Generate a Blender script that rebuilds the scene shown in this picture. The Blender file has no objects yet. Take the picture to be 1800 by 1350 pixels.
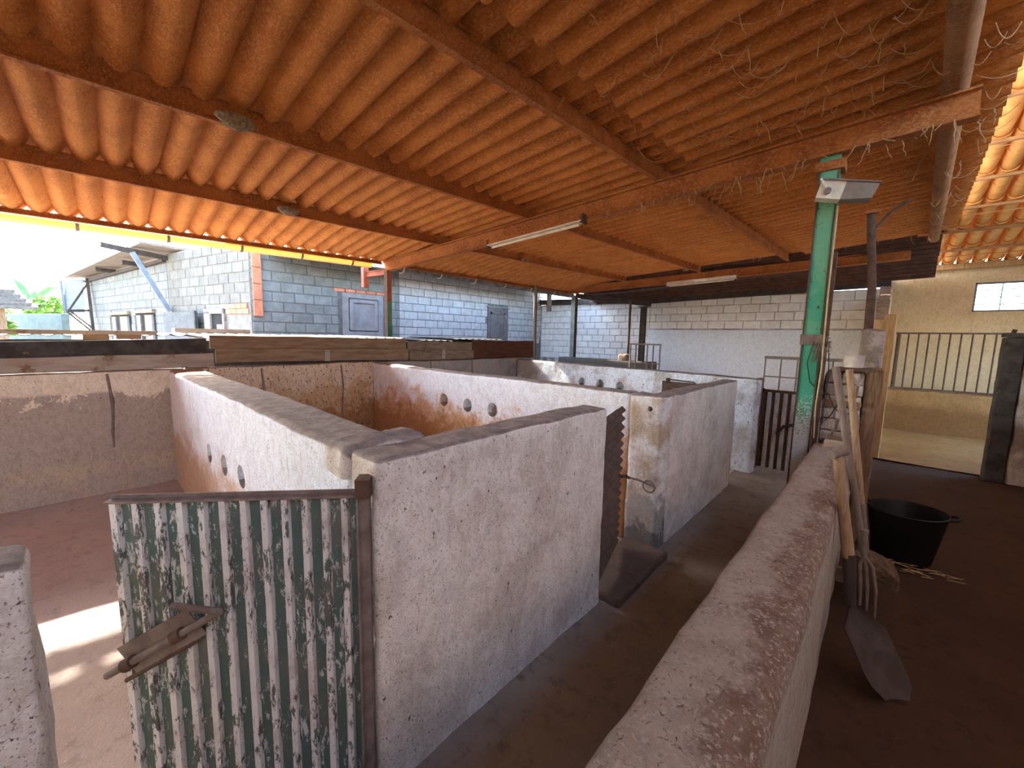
import bpy, bmesh, math, random
from mathutils import Vector, Matrix, noise
random.seed(7)
scene = bpy.context.scene
COL = scene.collection

# ------------------------------------------------------------------ camera
YAW, PITCH, ROLL = 0.745851, 0.116879, 0.021006
cy, sy = math.cos(YAW), math.sin(YAW)
fwd = Vector((-sy*math.cos(PITCH), cy*math.cos(PITCH), -math.sin(PITCH)))
rt = Vector((cy, sy, 0)); up = rt.cross(fwd)
r2 = math.cos(ROLL)*rt + math.sin(ROLL)*up
u2 = -math.sin(ROLL)*rt + math.cos(ROLL)*up
cd = bpy.data.cameras.new('camera'); cam = bpy.data.objects.new('camera', cd); COL.objects.link(cam)
cd.sensor_width = 36; cd.lens = 36*700.31/1800; cd.clip_start = 0.02; cd.clip_end = 500
cam.matrix_world = Matrix(((r2.x, u2.x, -fwd.x, 0), (r2.y, u2.y, -fwd.y, 0), (r2.z, u2.z, -fwd.z, 1.6), (0, 0, 0, 1)))
scene.camera = cam

# ------------------------------------------------------------------ world, sun, exposure
SUN_EL, SUN_DIR = math.radians(32.6), Vector((-1, 0.06, 0)).normalized()
w = bpy.data.worlds.new('sky'); scene.world = w; w.use_nodes = True
nt = w.node_tree; nt.nodes.clear()
wo = nt.nodes.new('ShaderNodeOutputWorld'); bg = nt.nodes.new('ShaderNodeBackground')
sk = nt.nodes.new('ShaderNodeTexSky'); sk.sky_type = 'NISHITA'; sk.sun_disc = False
sk.sun_elevation = SUN_EL; sk.sun_rotation = math.radians(-90); sk.air_density = 1.0; sk.dust_density = 1.7; sk.ozone_density = 1.0
bg.inputs['Strength'].default_value = 0.75
nt.links.new(sk.outputs[0], bg.inputs[0]); nt.links.new(bg.outputs[0], wo.inputs[0])
sl = bpy.data.lights.new('sun', 'SUN'); sl.energy = 8.0; sl.angle = math.radians(0.6); sl.color = (1.0, 0.93, 0.82)
so = bpy.data.objects.new('sun', sl); COL.objects.link(so)
sdir = Vector((SUN_DIR.x*math.cos(SUN_EL), SUN_DIR.y*math.cos(SUN_EL), math.sin(SUN_EL)))
so.rotation_euler = sdir.to_track_quat('Z', 'Y').to_euler(); so.location = (-30, 2, 20)
vs = scene.view_settings
vs.view_transform = 'Standard'; vs.look = 'None'; vs.gamma = 1.0; vs.exposure = 1.7; vs.use_curve_mapping = False
scene.cycles.max_bounces = 10; scene.cycles.diffuse_bounces = 8

# ------------------------------------------------------------------ mesh helpers
class MB:
    def __init__(s): s.v = []; s.f = []; s.m = []
    def add(s, vs_, fs, mi=0):
        b = len(s.v); s.v += [tuple(p) for p in vs_]; s.f += [tuple(i+b for i in f) for f in fs]; s.m += [mi]*len(fs); return s
    def box(s, x0, x1, y0, y1, z0, z1, mi=0, M=None):
        p = [Vector(c) for c in ((x0,y0,z0),(x1,y0,z0),(x1,y1,z0),(x0,y1,z0),(x0,y0,z1),(x1,y0,z1),(x1,y1,z1),(x0,y1,z1))]
        if M: p = [M @ c for c in p]
        return s.add(p, ((0,3,2,1),(4,5,6,7),(0,1,5,4),(1,2,6,5),(2,3,7,6),(3,0,4,7)), mi)
    def bar(s, a, b, w, h, upv=(0,0,1), mi=0):
        a = Vector(a); b = Vector(b); d = (b-a).normalized(); sd = d.cross(Vector(upv)).normalized(); u = sd.cross(d)
        pts = []
        for q in (a, b):
            for i, j in ((-1,-1),(1,-1),(1,1),(-1,1)): pts.append(q + sd*(w/2*i) + u*(h/2*j))
        return s.add(pts, ((0,1,2,3),(7,6,5,4),(0,4,5,1),(1,5,6,2),(2,6,7,3),(3,7,4,0)), mi)
    def prof(s, pts2, a, b, upv=(0,0,1), mi=0):   # closed 2-D profile swept straight from a to b
        a = Vector(a); b = Vector(b); d = (b-a).normalized(); sd = d.cross(Vector(upv)).normalized(); u = sd.cross(d)
        n = len(pts2); pts = [q + sd*p + u*t for q in (a, b) for p, t in pts2]
        return s.add(pts, [tuple(range(n))[::-1], tuple(range(n, 2*n))] + [(i, (i+1) % n, n+(i+1) % n, n+i) for i in range(n)], mi)
    def ibeam(s, a, b, w, h, t=0.012, upv=(0,0,1), mi=0):
        W, Hh, T = w/2, h/2, t/2
        return s.prof([(-W,-Hh),(W,-Hh),(W,-Hh+t),(T,-Hh+t),(T,Hh-t),(W,Hh-t),(W,Hh),(-W,Hh),(-W,Hh-t),(-T,Hh-t),(-T,-Hh+t),(-W,-Hh+t)], a, b, upv, mi)
    def tube(s, path, r, n=10, mi=0, caps=True):
        P = [Vector(p) for p in path]; k = len(P); R = r if isinstance(r, (list, tuple)) else [r]*k
        pts = []; ref = None
        for i, p in enumerate(P):
            d = (P[min(i+1, k-1)] - P[max(i-1, 0)]).normalized()
            if ref is None: ref = Vector((0,0,1)) if abs(d.z) < 0.9 else Vector((1,0,0))
            a = d.cross(ref).normalized(); b = a.cross(d).normalized(); ref = b
            for j in range(n):
                t = 2*math.pi*j/n; pts.append(p + a*(R[i]*math.cos(t)) + b*(R[i]*math.sin(t)))
        fs = [(i*n+j, (i+1)*n+j, (i+1)*n+(j+1) % n, i*n+(j+1) % n) for i in range(k-1) for j in range(n)]
        if caps: fs += [tuple(range(n)), tuple(range((k-1)*n, k*n))[::-1]]
        return s.add(pts, fs, mi)
    def lathe(s, prof, c=(0,0,0), n=32, mi=0):
        c = Vector(c); k = len(prof)
        pts = [c + Vector((r*math.cos(2*math.pi*j/n), r*math.sin(2*math.pi*j/n), z)) for r, z in prof for j in range(n)]
        return s.add(pts, [(i*n+j, i*n+(j+1) % n, (i+1)*n+(j+1) % n, (i+1)*n+j) for i in range(k-1) for j in range(n)], mi)
    def poly(s, pts, mi=0): return s.add(pts, [tuple(range(len(pts)))], mi)
    def mesh(s, name, mats, smooth=False, shift=None):
        m = bpy.data.meshes.new(name); vv = s.v if shift is None else [(p[0]-shift[0], p[1]-shift[1], p[2]-shift[2]) for p in s.v]
        m.from_pydata(vv, [], s.f)
        for q in (mats if isinstance(mats, (list, tuple)) else [mats]): m.materials.append(q)
        m.polygons.foreach_set('material_index', s.m)
        bm = bmesh.new(); bm.from_mesh(m); bmesh.ops.recalc_face_normals(bm, faces=bm.faces); bm.to_mesh(m); bm.free()
        if smooth:
            m.polygons.foreach_set('use_smooth', [True]*len(m.polygons))
            try: m.set_sharp_from_angle(angle=math.radians(45))
            except Exception: pass
        m.update(); return m
    def centre(s, base=True):
        xs, ys, zs = zip(*s.v); return Vector(((min(xs)+max(xs))/2, (min(ys)+max(ys))/2, min(zs) if base else (min(zs)+max(zs))/2))

def tag(o, label=None, cat=None, group=None, kind=None):
    if label: o['label'] = label
    if cat: o['category'] = cat
    if group: o['group'] = group
    if kind: o['kind'] = kind
    return o
def obj(name, mb, mats, parent=None, smooth=False, local=False, base=True):
    """one mesh object; world coordinates unless local=True (then the parent's own axes)"""
    c = mb.centre(base); me = mb.mesh(name, mats, smooth, c)
    o = bpy.data.objects.new(name, me); COL.objects.link(o)
    if parent is None: o.location = c
    else:
        o.parent = parent; o.location = (c - Vector(parent.location) if parent.parent else c) if local else c - origin_of(parent)
    return o
def origin_of(o):
    v = Vector(o.location)
    while o.parent: o = o.parent; v += Vector(o.location)
    return v
def thing(name, label, cat, loc, rz=0, group=None, kind=None):
    o = bpy.data.objects.new(name, None); COL.objects.link(o); o.location = loc; o.rotation_euler = (0, 0, rz)
    o.empty_display_size = 0.1
    return tag(o, label, cat, group, kind)
def inst(name, me, parent, M):
    o = bpy.data.objects.new(name, me); COL.objects.link(o); o.parent = parent
    o.matrix_local = M if parent is None else Matrix.Translation(-origin_of(parent)) @ M
    return o
def rough(x0, x1, y0, y1, z0, z1, cell=0.06, amp=0.008, rad=0.02, freq=4.0, seed=0, xf=None, mi=0, topamp=None, open_bottom=True):
    """subdivided box with rounded, uneven edges: hand-laid plaster or concrete"""
    lo = (x0, y0, z0); hi = (x1, y1, z1); ax = []
    for k in range(3):
        L = hi[k]-lo[k]; n = max(2, int(round(L/cell))); a = [lo[k]+L*i/n for i in range(n+1)]
        if rad > 0 and L > 4*rad: a = sorted(set(a[1:-1] + [lo[k], lo[k]+rad*.35, lo[k]+rad, hi[k]-rad, hi[k]-rad*.35, hi[k]]))
        ax.append(a)
    idx = {}; vsl = []; fs = []
    off = Vector((seed*3.7, seed*1.9, seed*2.3))
    def vid(i, j, k):
        key = (i, j, k)
        if key in idx: return idx[key]
        p = Vector((ax[0][i], ax[1][j], ax[2][k])); q = p.copy()
        if rad > 0:
            c = Vector([min(max(p[t], lo[t]+rad), hi[t]-rad) if hi[t]-lo[t] > 2*rad else (lo[t]+hi[t])/2 for t in range(3)])
            c[2] = min(max(p[2], lo[2]), hi[2]-rad)
            d = p-c
            if d.length > rad: q = c + d.normalized()*rad
        nv = noise.noise_vector((p+off)*freq) + 0.5*noise.noise_vector((p+off)*freq*2.7) + .3*noise.noise_vector((p+off)*freq*6)
        q += nv*amp
        low = noise.noise((p+off)*0.9)*amp*1.5
        t = (p[2]-lo[2])/max(1e-6, hi[2]-lo[2])
        q.z += low*max(0, t) * (1 if topamp is None else topamp)
        if k == 0: q.z = lo[2]
        if xf: q = xf(q)
        idx[key] = len(vsl); vsl.append(q); return idx[key]
    nx, ny, nz = len(ax[0])-1, len(ax[1])-1, len(ax[2])-1
    for i in range(nx):
        for j in range(ny):
            fs.append((vid(i,j,nz), vid(i+1,j,nz), vid(i+1,j+1,nz), vid(i,j+1,nz)))
            fs.append((vid(i,j,0), vid(i,j+1,0), vid(i+1,j+1,0), vid(i+1,j,0)))
    for i in range(nx):
        for k in range(nz):
            fs.append((vid(i,0,k), vid(i+1,0,k), vid(i+1,0,k+1), vid(i,0,k+1)))
            fs.append((vid(i,ny,k), vid(i,ny,k+1), vid(i+1,ny,k+1), vid(i+1,ny,k)))
    for j in range(ny):
        for k in range(nz):
            fs.append((vid(0,j,k), vid(0,j,k+1), vid(0,j+1,k+1), vid(0,j+1,k)))
            fs.append((vid(nx,j,k), vid(nx,j+1,k), vid(nx,j+1,k+1), vid(nx,j,k+1)))
    m = MB(); m.add(vsl, fs, mi); return m
def cut(o, tubes):
    """drill holes (list of (a, b, r)) clean through a mesh object"""
    c = MB()
    for a, b, r in tubes: c.tube([a, b], r, 24)
    cm = c.mesh('cutter', [], False); co = bpy.data.objects.new('cutter', cm); COL.objects.link(co)
    md = o.modifiers.new('holes', 'BOOLEAN'); md.operation = 'DIFFERENCE'; md.object = co; md.solver = 'EXACT'
    dg = bpy.context.evaluated_depsgraph_get(); dg.update()
    me = bpy.data.meshes.new_from_object(o.evaluated_get(dg)); me.name = o.name
    o.modifiers.clear(); o.data = me
    bpy.data.objects.remove(co); bpy.data.meshes.remove(cm)

# ------------------------------------------------------------------ materials
class NT:
    def __init__(s, name):
        s.m = bpy.data.materials.new(name); s.m.use_nodes = True; s.t = s.m.node_tree; s.t.nodes.clear()
        s.out = s.n('ShaderNodeOutputMaterial'); s.b = s.n('ShaderNodeBsdfPrincipled'); s.l(s.b.outputs[0], s.out.inputs[0])
        s.b.inputs['Specular IOR Level'].default_value = 0.25
    def n(s, t): return s.t.nodes.new(t)
    def l(s, a, b): s.t.links.new(a, b)
    def coord(s, which='pos'):
        if which == 'pos': return s.n('ShaderNodeNewGeometry').outputs['Position']
        return s.n('ShaderNodeTexCoord').outputs['Object']
    def noise(s, co, scale, detail=4, rough=0.6, dist=0.0, stretch=None):
        if stretch:
            mp = s.n('ShaderNodeMapping'); mp.inputs['Scale'].default_value = stretch; s.l(co, mp.inputs['Vector']); co = mp.outputs[0]
        q = s.n('ShaderNodeTexNoise'); q.inputs['Scale'].default_value = scale; q.inputs['Detail'].default_value = detail
        q.inputs['Roughness'].default_value = rough; q.inputs['Distortion'].default_value = dist; s.l(co, q.inputs['Vector']); return q.outputs['Fac']
    def ramp(s, f, lo, hi, inv=False):
        q = s.n('ShaderNodeMapRange'); q.inputs['From Min'].default_value = lo; q.inputs['From Max'].default_value = hi; q.interpolation_type = 'SMOOTHSTEP'
        if inv: q.inputs['To Min'].default_value = 1; q.inputs['To Max'].default_value = 0
        s.l(f, q.inputs['Value']); return q.outputs[0]
    def mix(s, f, a, b):
        q = s.n('ShaderNodeMix'); q.data_type = 'RGBA'
        if isinstance(f, (int, float)): q.inputs[0].default_value = f
        else: s.l(f, q.inputs[0])
        for v, i in ((a, 6), (b, 7)):
            if isinstance(v, tuple): q.inputs[i].default_value = (*v, 1)
            else: s.l(v, q.inputs[i])
        return q.outputs[2]
    def math(s, op, a, b):
        q = s.n('ShaderNodeMath'); q.operation = op; q.use_clamp = (op in ('MULTIPLY', 'ADD', 'SUBTRACT'))
        for v, i in ((a, 0), (b, 1)):
            if isinstance(v, (int, float)): q.inputs[i].default_value = v
            else: s.l(v, q.inputs[i])
        return q.outputs[0]
    def bump(s, h, strength=0.4, dist=0.01, prev=None):
        q = s.n('ShaderNodeBump'); q.inputs['Strength'].default_value = strength; q.inputs['Distance'].default_value = dist; s.l(h, q.inputs['Height'])
        if prev is not None: s.l(prev, q.inputs['Normal'])
        return q.outputs[0]
    def fin(s, col, rough=0.9, nrm=None, metal=0.0):
        if isinstance(col, tuple): s.b.inputs['Base Color'].default_value = (*col, 1)
        else: s.l(col, s.b.inputs['Base Color'])
        s.b.inputs['Roughness'].default_value = rough; s.b.inputs['Metallic'].default_value = metal
        if nrm is not None: s.l(nrm, s.b.inputs['Normal'])
        return s.m

def simple(name, a, b=None, scale=8, rough=0.85, bump=0.25, fine=60, metal=0, co='pos', stretch=None, spots=None, dist=0.006, rnd=0.0):
    t = NT(name); c = t.coord(co); b = b or tuple(x*0.7 for x in a)
    col = t.mix(t.ramp(t.noise(c, scale, 5, 0.65, stretch=stretch), .35, .65), a, b)
    if spots:
        for (sc_, lo, hi, colr) in spots: col = t.mix(t.ramp(t.noise(c, sc_, 6, .7), lo, hi), col, colr)
    if rnd:
        oi = t.n('ShaderNodeObjectInfo'); h = t.n('ShaderNodeHueSaturation'); mr = t.n('ShaderNodeMapRange')
        mr.inputs['To Min'].default_value = 1-rnd; mr.inputs['To Max'].default_value = 1+rnd
        t.l(oi.outputs['Random'], mr.inputs['Value']); t.l(mr.outputs[0], h.inputs['Value']); t.l(col, h.inputs['Color']); col = h.outputs[0]
    nr = t.bump(t.noise(c, fine, 6, .7, stretch=stretch), bump, dist)
    return t.fin(col, rough, nr, metal)

def plaster(name, white, dirt, cap, speck=(.06,.045,.035), dirt_lo=.5, dirt_hi=.75, stain=None, streak=True, bump=.35, speckn=(.65,.69), capn=True):
    """whitewash over rough render: dirt blotches, run streaks, chipped specks, dust lying on level tops, optional stain (colour, z level)"""
    t = NT(name); g = t.n('ShaderNodeNewGeometry'); c = g.outputs['Position']
    n1 = t.noise(c, 2.3, 7, .65); col = t.mix(t.ramp(n1, dirt_lo, dirt_hi), white, dirt)
    if streak: col = t.mix(t.math('MULTIPLY', t.ramp(t.noise(c, 5, 5, .6, stretch=(2.2, 2.2, .35)), .56, .74), .45), col, dirt)
    if stain:
        sx = t.n('ShaderNodeSeparateXYZ'); t.l(c, sx.inputs[0])
        for (scol, zlev, zw, sc_, amp) in stain:
            nn = t.math('MULTIPLY', t.noise(c, sc_, 10, .74, .5), amp)
            q = t.n('ShaderNodeMath'); q.operation = 'SUBTRACT'; t.l(sx.outputs['Z'], q.inputs[0]); t.l(nn, q.inputs[1])
            col = t.mix(t.ramp(q.outputs[0], zlev-zw-amp*.5, zlev-amp*.5+zw, True), col, scol)
    col = t.mix(t.ramp(t.noise(c, 38, 5, .75, stretch=(1, 1, .55)), *speckn), col, speck)
    gr = t.n('ShaderNodeMix'); gr.data_type = 'RGBA'; gr.blend_type = 'MULTIPLY'; t.l(t.math('MULTIPLY', t.ramp(t.noise(c, 26, 8, .8, 1.0, stretch=(1, 1, .6)), .42, .62), .55), gr.inputs[0])
    t.l(col, gr.inputs[6]); gr.inputs[7].default_value = (.66, .60, .55, 1); col = gr.outputs[2]
    pt = t.n('ShaderNodeMix'); pt.data_type = 'RGBA'; pt.blend_type = 'MULTIPLY'; t.l(t.ramp(t.noise(c, 130, 3, .6), .59, .66), pt.inputs[0])
    t.l(col, pt.inputs[6]); pt.inputs[7].default_value = (.45, .38, .33, 1); col = pt.outputs[2]
    nz = t.n('ShaderNodeSeparateXYZ'); t.l(g.outputs['Normal'], nz.inputs[0])
    if capn:
        e = t.math('ADD', nz.outputs['Z'], t.math('MULTIPLY', t.noise(c, 9, 6, .7), .5))
        col = t.mix(t.ramp(e, .62, .92), col, t.mix(t.ramp(t.noise(c, 14, 6, .7), .38, .62), cap, tuple(x*.62 for x in cap)))
    h = t.math('ADD', t.math('MULTIPLY', t.noise(c, 22, 6, .7), .7), t.math('MULTIPLY', t.noise(c, 85, 4, .7), .3))
    return t.fin(col, .95, t.bump(h, min(1, bump*1.9), .02))

def dusty(name, a, b, cr, dens=1.0):
    """thick furry orange dust"""
    t = NT(name); c = t.coord('pos')
    n = t.noise(c, 75, 6, .75, .6, stretch=(.55, 1, 1)); n2 = t.noise(c, 3.2, 5, .6)
    col = t.mix(t.ramp(n2, .34, .66), a, b); col = t.mix(t.math('MULTIPLY', t.ramp(n, .42, .66), .75), col, cr)
    nr = t.bump(n, .9, .022*dens); nr = t.bump(t.noise(c, 16, 4, .6), .35, .02, nr)
    return t.fin(col, 1.0, nr)

M = {}
M['roof'] = dusty('orange_dust_on_roof_sheet', (.72,.25,.05), (.54,.16,.03), (.85,.42,.15))
M['roof_shade'] = simple('shade_browned_roof_sheet', (.10,.048,.03), (.065,.03,.02), 6, bump=.4)  # dark brown puts the far bay's shade into the sheet colour
M['sheet_top'] = simple('weathered_fibre_cement', (.42,.40,.37), (.30,.27,.24), 5)
M['steel_dust'] = dusty('dust_coated_steel', (.44,.15,.038), (.27,.08,.02), (.62,.27,.10), .6)
M['steel_dark'] = simple('dark_sooty_steel', (.075,.06,.05), (.045,.035,.03), 9, bump=.3)
M['log'] = dusty('dust_coated_log', (.40,.18,.07), (.24,.10,.04), (.5,.27,.12), .8)
M['pen_front'] = plaster('grimy_whitewash', (.83,.79,.72), (.63,.575,.505), (.33,.28,.245), dirt_lo=.40, dirt_hi=.62, speckn=(.635,.665))
M['pen_in'] = plaster('bright_whitewash', (.84,.90,.97), (.66,.62,.58), (.36,.305,.265), dirt_lo=.56, dirt_hi=.80, stain=[((.62,.47,.34), .60, .16, 3.0, 1.2)])
M['pen_orange'] = plaster('whitewash_with_orange_base', (.86,.90,.95), (.70,.62,.55), (.36,.305,.265), dirt_lo=.56, dirt_hi=.8, stain=[((.66,.42,.25), .82, .14, 4.0, 1.4), ((.46,.24,.10), .60, .12, 6.0, 1.4)])  # turns orange-brown towards the bottom along an uneven edge
M['pen_blue'] = plaster('mottled_whitewash', (.80,.89,.97), (.52,.53,.52), (.23,.20,.18), dirt_lo=.44, dirt_hi=.60, speckn=(.60,.64))
M['pillar'] = plaster('streaked_whitewash', (.84,.83,.82), (.52,.41,.30), (.31,.265,.245), dirt_lo=.42, dirt_hi=.58, stain=[((.42,.40,.37), .42, .10, 4.0, 1.6), ((.20,.19,.18), .16, .06, 6.0, 1.0)])
M['back_wall'] = plaster('cream_render_peeling_to_mud', (.90,.82,.67), (.72,.61,.47), (.30,.25,.22), stain=[((.48,.41,.345), 1.00, .02, 3.0, 2.0), ((.60,.50,.34), .60, .10, 3.2, 2.6), ((.50,.42,.35), .25, .1, 4.0, 1.0)])
M['back_orange'] = plaster('ochre_render', (.74,.60,.43), (.52,.36,.21), (.26,.21,.18), stain=[((.58,.38,.20), .85, .14, 4.0, 1.4), ((.38,.20,.085), .62, .12, 5.0, 1.4)], speckn=(.575,.61), speck=(.09,.05,.03))  # ochre, browner towards the bottom
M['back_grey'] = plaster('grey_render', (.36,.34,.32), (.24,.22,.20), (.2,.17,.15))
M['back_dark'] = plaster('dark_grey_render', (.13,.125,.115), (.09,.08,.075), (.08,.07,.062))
M['low_wall'] = None
M['floor'] = None
M['plaster_far'] = plaster('white_lime_render', (.76,.84,.92), (.68,.69,.70), (.3,.27,.25), dirt_lo=.58, dirt_hi=.85, streak=False, bump=.2, speckn=(.74,.78))
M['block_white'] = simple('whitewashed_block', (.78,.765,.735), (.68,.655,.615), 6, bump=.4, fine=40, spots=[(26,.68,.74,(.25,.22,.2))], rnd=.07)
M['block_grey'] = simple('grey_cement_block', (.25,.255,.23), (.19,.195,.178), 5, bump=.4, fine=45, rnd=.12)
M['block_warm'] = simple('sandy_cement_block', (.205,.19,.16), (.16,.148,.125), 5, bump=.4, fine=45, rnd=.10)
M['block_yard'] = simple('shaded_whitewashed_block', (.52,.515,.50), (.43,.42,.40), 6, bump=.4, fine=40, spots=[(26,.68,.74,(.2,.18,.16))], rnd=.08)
M['mud_dark'] = simple('dark_brown_render', (.17,.115,.075), (.12,.08,.05), 4)  # kept dark so the unseen side wall bounces less sun
M['mortar'] = simple('grey_mortar', (.21,.205,.19), (.13,.125,.12), 9, bump=.4)
M['mortar_white'] = simple('limewashed_mortar', (.55,.53,.50), (.2,.18,.16), 3.5, bump=.4)
M['mortar_warm'] = simple('sandy_mortar', (.26,.24,.2), (.2,.18,.155), 6, bump=.4)
M['brick'] = simple('orange_hollow_brick', (.72,.28,.15), (.58,.21,.11), 8, bump=.3, rnd=.1)
M['beige'] = plaster('beige_render', (.70,.52,.30), (.56,.39,.20), (.4,.3,.2), dirt_lo=.5, dirt_hi=.8, bump=.2, speckn=(.72,.77))
M['rubble'] = plaster('limewashed_rubble', (.66,.62,.56), (.34,.28,.23), (.25,.2,.17), dirt_lo=.45, dirt_hi=.6, bump=.7, speckn=(.62,.68))
M['wood_grey'] = simple('weathered_grey_wood', (.27,.215,.165), (.17,.125,.09), 5, stretch=(6,.8,6), bump=.5, fine=25, spots=[(30,.66,.72,(.05,.035,.03))])
M['wood_tan'] = simple('stained_tan_wood', (.31,.225,.145), (.21,.14,.085), 4, stretch=(6,.9,6), bump=.4, fine=25, spots=[(34,.65,.70,(.07,.045,.03))])
M['wood_black'] = simple('mouldy_black_board', (.085,.085,.082), (.045,.042,.04), 6, bump=.4, spots=[(9,.62,.70,(.20,.15,.10)), (40,.70,.74,(.35,.33,.3))])
M['wood_pale'] = simple('bleached_pale_board', (.44,.39,.34), (.34,.28,.23), 4, stretch=(5,.8,5), bump=.4, spots=[(4,.56,.66,(.22,.14,.09))])
M['wood_red'] = simple('dark_red_brown_board', (.115,.05,.03), (.075,.033,.02), 5, stretch=(5,.8,5), bump=.3)
M['wood_post'] = simple('old_timber', (.30,.20,.125), (.17,.105,.06), 7, stretch=(8,8,.7), bump=.6, fine=22)
M['wood_gold'] = simple('bare_pine_timber', (.52,.33,.15), (.36,.21,.09), 7, stretch=(8,8,.7), bump=.6, fine=22)
M['handle'] = simple('worn_ash_handle', (.47,.34,.21), (.33,.22,.13), 9, stretch=(9,9,1), bump=.25, rough=.7, fine=30)
M['handle_grey'] = simple('grimy_grey_handle', (.27,.215,.175), (.19,.145,.115), 9, stretch=(9,9,1), bump=.25, rough=.75, fine=30)
M['rust'] = simple('rusty_iron', (.125,.075,.052), (.08,.045,.03), 14, bump=.4, fine=70)
M['rust_dusty'] = simple('dusty_rusty_iron', (.25,.20,.17), (.165,.125,.105), 14, bump=.4, fine=70)
M['blade'] = simple('dull_shovel_steel', (.075,.06,.055), (.05,.038,.034), 10, bump=.3, rough=.6)
M['dung'] = simple('dried_dung', (.24,.16,.10), (.12,.075,.045), 30, bump=1.0, fine=40, dist=.03)
M['rubber'] = simple('black_rubber', (.006,.006,.0065), (.010,.0095,.009), 8, bump=.1, rough=.5)
M['straw'] = simple('dry_straw', (.48,.38,.22), (.34,.25,.13), 20)
M['galv'] = simple('galvanised_sheet', (.62,.62,.60), (.38,.35,.32), 10, rough=.5, metal=0, stretch=(3,3,.6), bump=.1, spots=[(14,.58,.68,(.13,.085,.06))])
M['rust_sheet'] = simple('brown_rusted_sheet', (.125,.085,.065), (.08,.05,.038), 10, bump=.4)
M['pvc'] = None
M['gutter_grey'] = simple('sooty_grey_gutter', (.23,.21,.19), (.12,.10,.09), 6, bump=.1, rough=.6)
M['red_oxide'] = simple('red_oxide_steel', (.46,.16,.10), (.36,.12,.075), 9, bump=.2)
M['pale_metal'] = simple('cream_enamel', (.74,.68,.54), (.62,.54,.40), 9, bump=.1, rough=.5, spots=[(16,.66,.72,(.3,.17,.08))])
M['grey_metal'] = simple('dusty_grey_diffuser', (.25,.215,.17), (.19,.16,.12), 9, bump=.1, rough=.6)
M['cable'] = simple('black_cable', (.03,.028,.026), (.02,.018,.017), 9, bump=.05, rough=.5)
M['cable_cream'] = simple('cream_conduit', (.62,.5,.3), (.5,.38,.2), 9, bump=.05)
M['nest'] = simple('mud_and_straw_nest', (.34,.26,.16), (.17,.12,.07), 40, bump=1.0, fine=60, dist=.02)
M['web'] = simple('dusty_cobweb', (.50,.34,.18), (.38,.22,.10), 30)
M['tile'] = simple('clay_roof_tile', (.80,.43,.14), (.66,.31,.09), 6, bump=.3, rnd=.12)
M['batten'] = simple('split_batten', (.42,.22,.10), (.3,.15,.07), 8, bump=.3)
M['shutter'] = simple('grey_primed_panel', (.33,.31,.30), (.26,.24,.235), 6, bump=.2)
M['shutter_dark'] = simple('weathered_grey_shutter', (.20,.18,.165), (.14,.12,.11), 6, bump=.2)
M['white_paint'] = simple('white_painted_panel', (.82,.84,.86), (.74,.76,.78), 5, bump=.05)
M['panel_pale'] = simple('pale_sheet_panel', (.36,.38,.40), (.31,.33,.35), 5, bump=.05)
M['slate'] = simple('blue_grey_steel', (.20,.235,.26), (.15,.175,.2), 6, bump=.1)
M['board_grey'] = simple('grey_sheet_board', (.13,.135,.135), (.10,.10,.10), 6, bump=.1)
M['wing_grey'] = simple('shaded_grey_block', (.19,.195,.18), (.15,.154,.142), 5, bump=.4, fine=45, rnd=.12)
M['teal_wall'] = simple('pale_green_render', (.12,.16,.15), (.095,.125,.12), 4, bump=.2)
M['leaf'] = simple('sunlit_leaf', (.30,.46,.06), (.14,.30,.04), 3, rough=.5, bump=.1, rnd=.2)
M['leaf_banana'] = simple('banana_leaf', (.16,.38,.10), (.10,.26,.07), 4, rough=.45, bump=.1)
M['thatch'] = simple('grey_thatch', (.20,.17,.14), (.13,.11,.085), 12, bump=.6)
M['ground'] = simple('pale_dry_earth', (.58,.52,.44), (.48,.43,.36), 1.5, bump=.3)
M['void'] = simple('dark_interior', (.03,.028,.026), (.02,.018,.017))
M['pot'] = simple('chipped_white_tin', (.70,.66,.62), (.58,.52,.47), 12, bump=.2, spots=[(13,.60,.66,(.45,.12,.10))])

t = NT('worn_grey_and_red_concrete'); c = t.coord(); sx = t.n('ShaderNodeSeparateXYZ'); t.l(c, sx.inputs[0])
fx = t.math('ADD', t.math('MULTIPLY', t.ramp(sx.outputs['X'], -.36, -.10), .30), t.math('MULTIPLY', t.noise(c, 5, 8, .75, .3), .70))
rd = t.ramp(fx, .53, .62)
rd = t.math('MULTIPLY', rd, t.ramp(sx.outputs['Z'], .74, .80))
col = t.mix(t.ramp(t.noise(c, 12, 8, .75), .38, .62), (.63,.575,.48), (.49,.435,.355)); col = t.mix(rd, col, t.mix(t.ramp(t.noise(c, 22, 6, .7), .4, .6), (.29,.19,.145), (.39,.30,.24)))
col = t.mix(t.ramp(t.noise(c, 75, 5, .75), .53, .62), col, (.70,.63,.55)); col = t.mix(t.ramp(t.noise(c, 60, 5, .75, 1.0), .57, .64), col, (.20,.15,.12))
M['low_wall'] = t.fin(col, .9, t.bump(t.noise(c, 110, 6, .75), .9, .012, t.bump(t.noise(c, 16, 7, .7), .7, .02)))
def dirtfloor(name, a, b, d):
    t = NT(name); c = t.coord()
    col = t.mix(t.ramp(t.noise(c, 1.6, 6, .6), .35, .65), a, b); col = t.mix(t.ramp(t.noise(c, 11, 6, .7), .50, .70), col, d)
    col = t.mix(t.ramp(t.noise(c, 70, 3, .6), .70, .76), col, tuple(min(1, x*1.9) for x in a))
    h = t.math('ADD', t.math('MULTIPLY', t.noise(c, 14, 6, .7), .7), t.math('MULTIPLY', t.noise(c, 60, 5, .7), .3))
    return t.fin(col, .95, t.bump(h, .75, .03))
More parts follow.
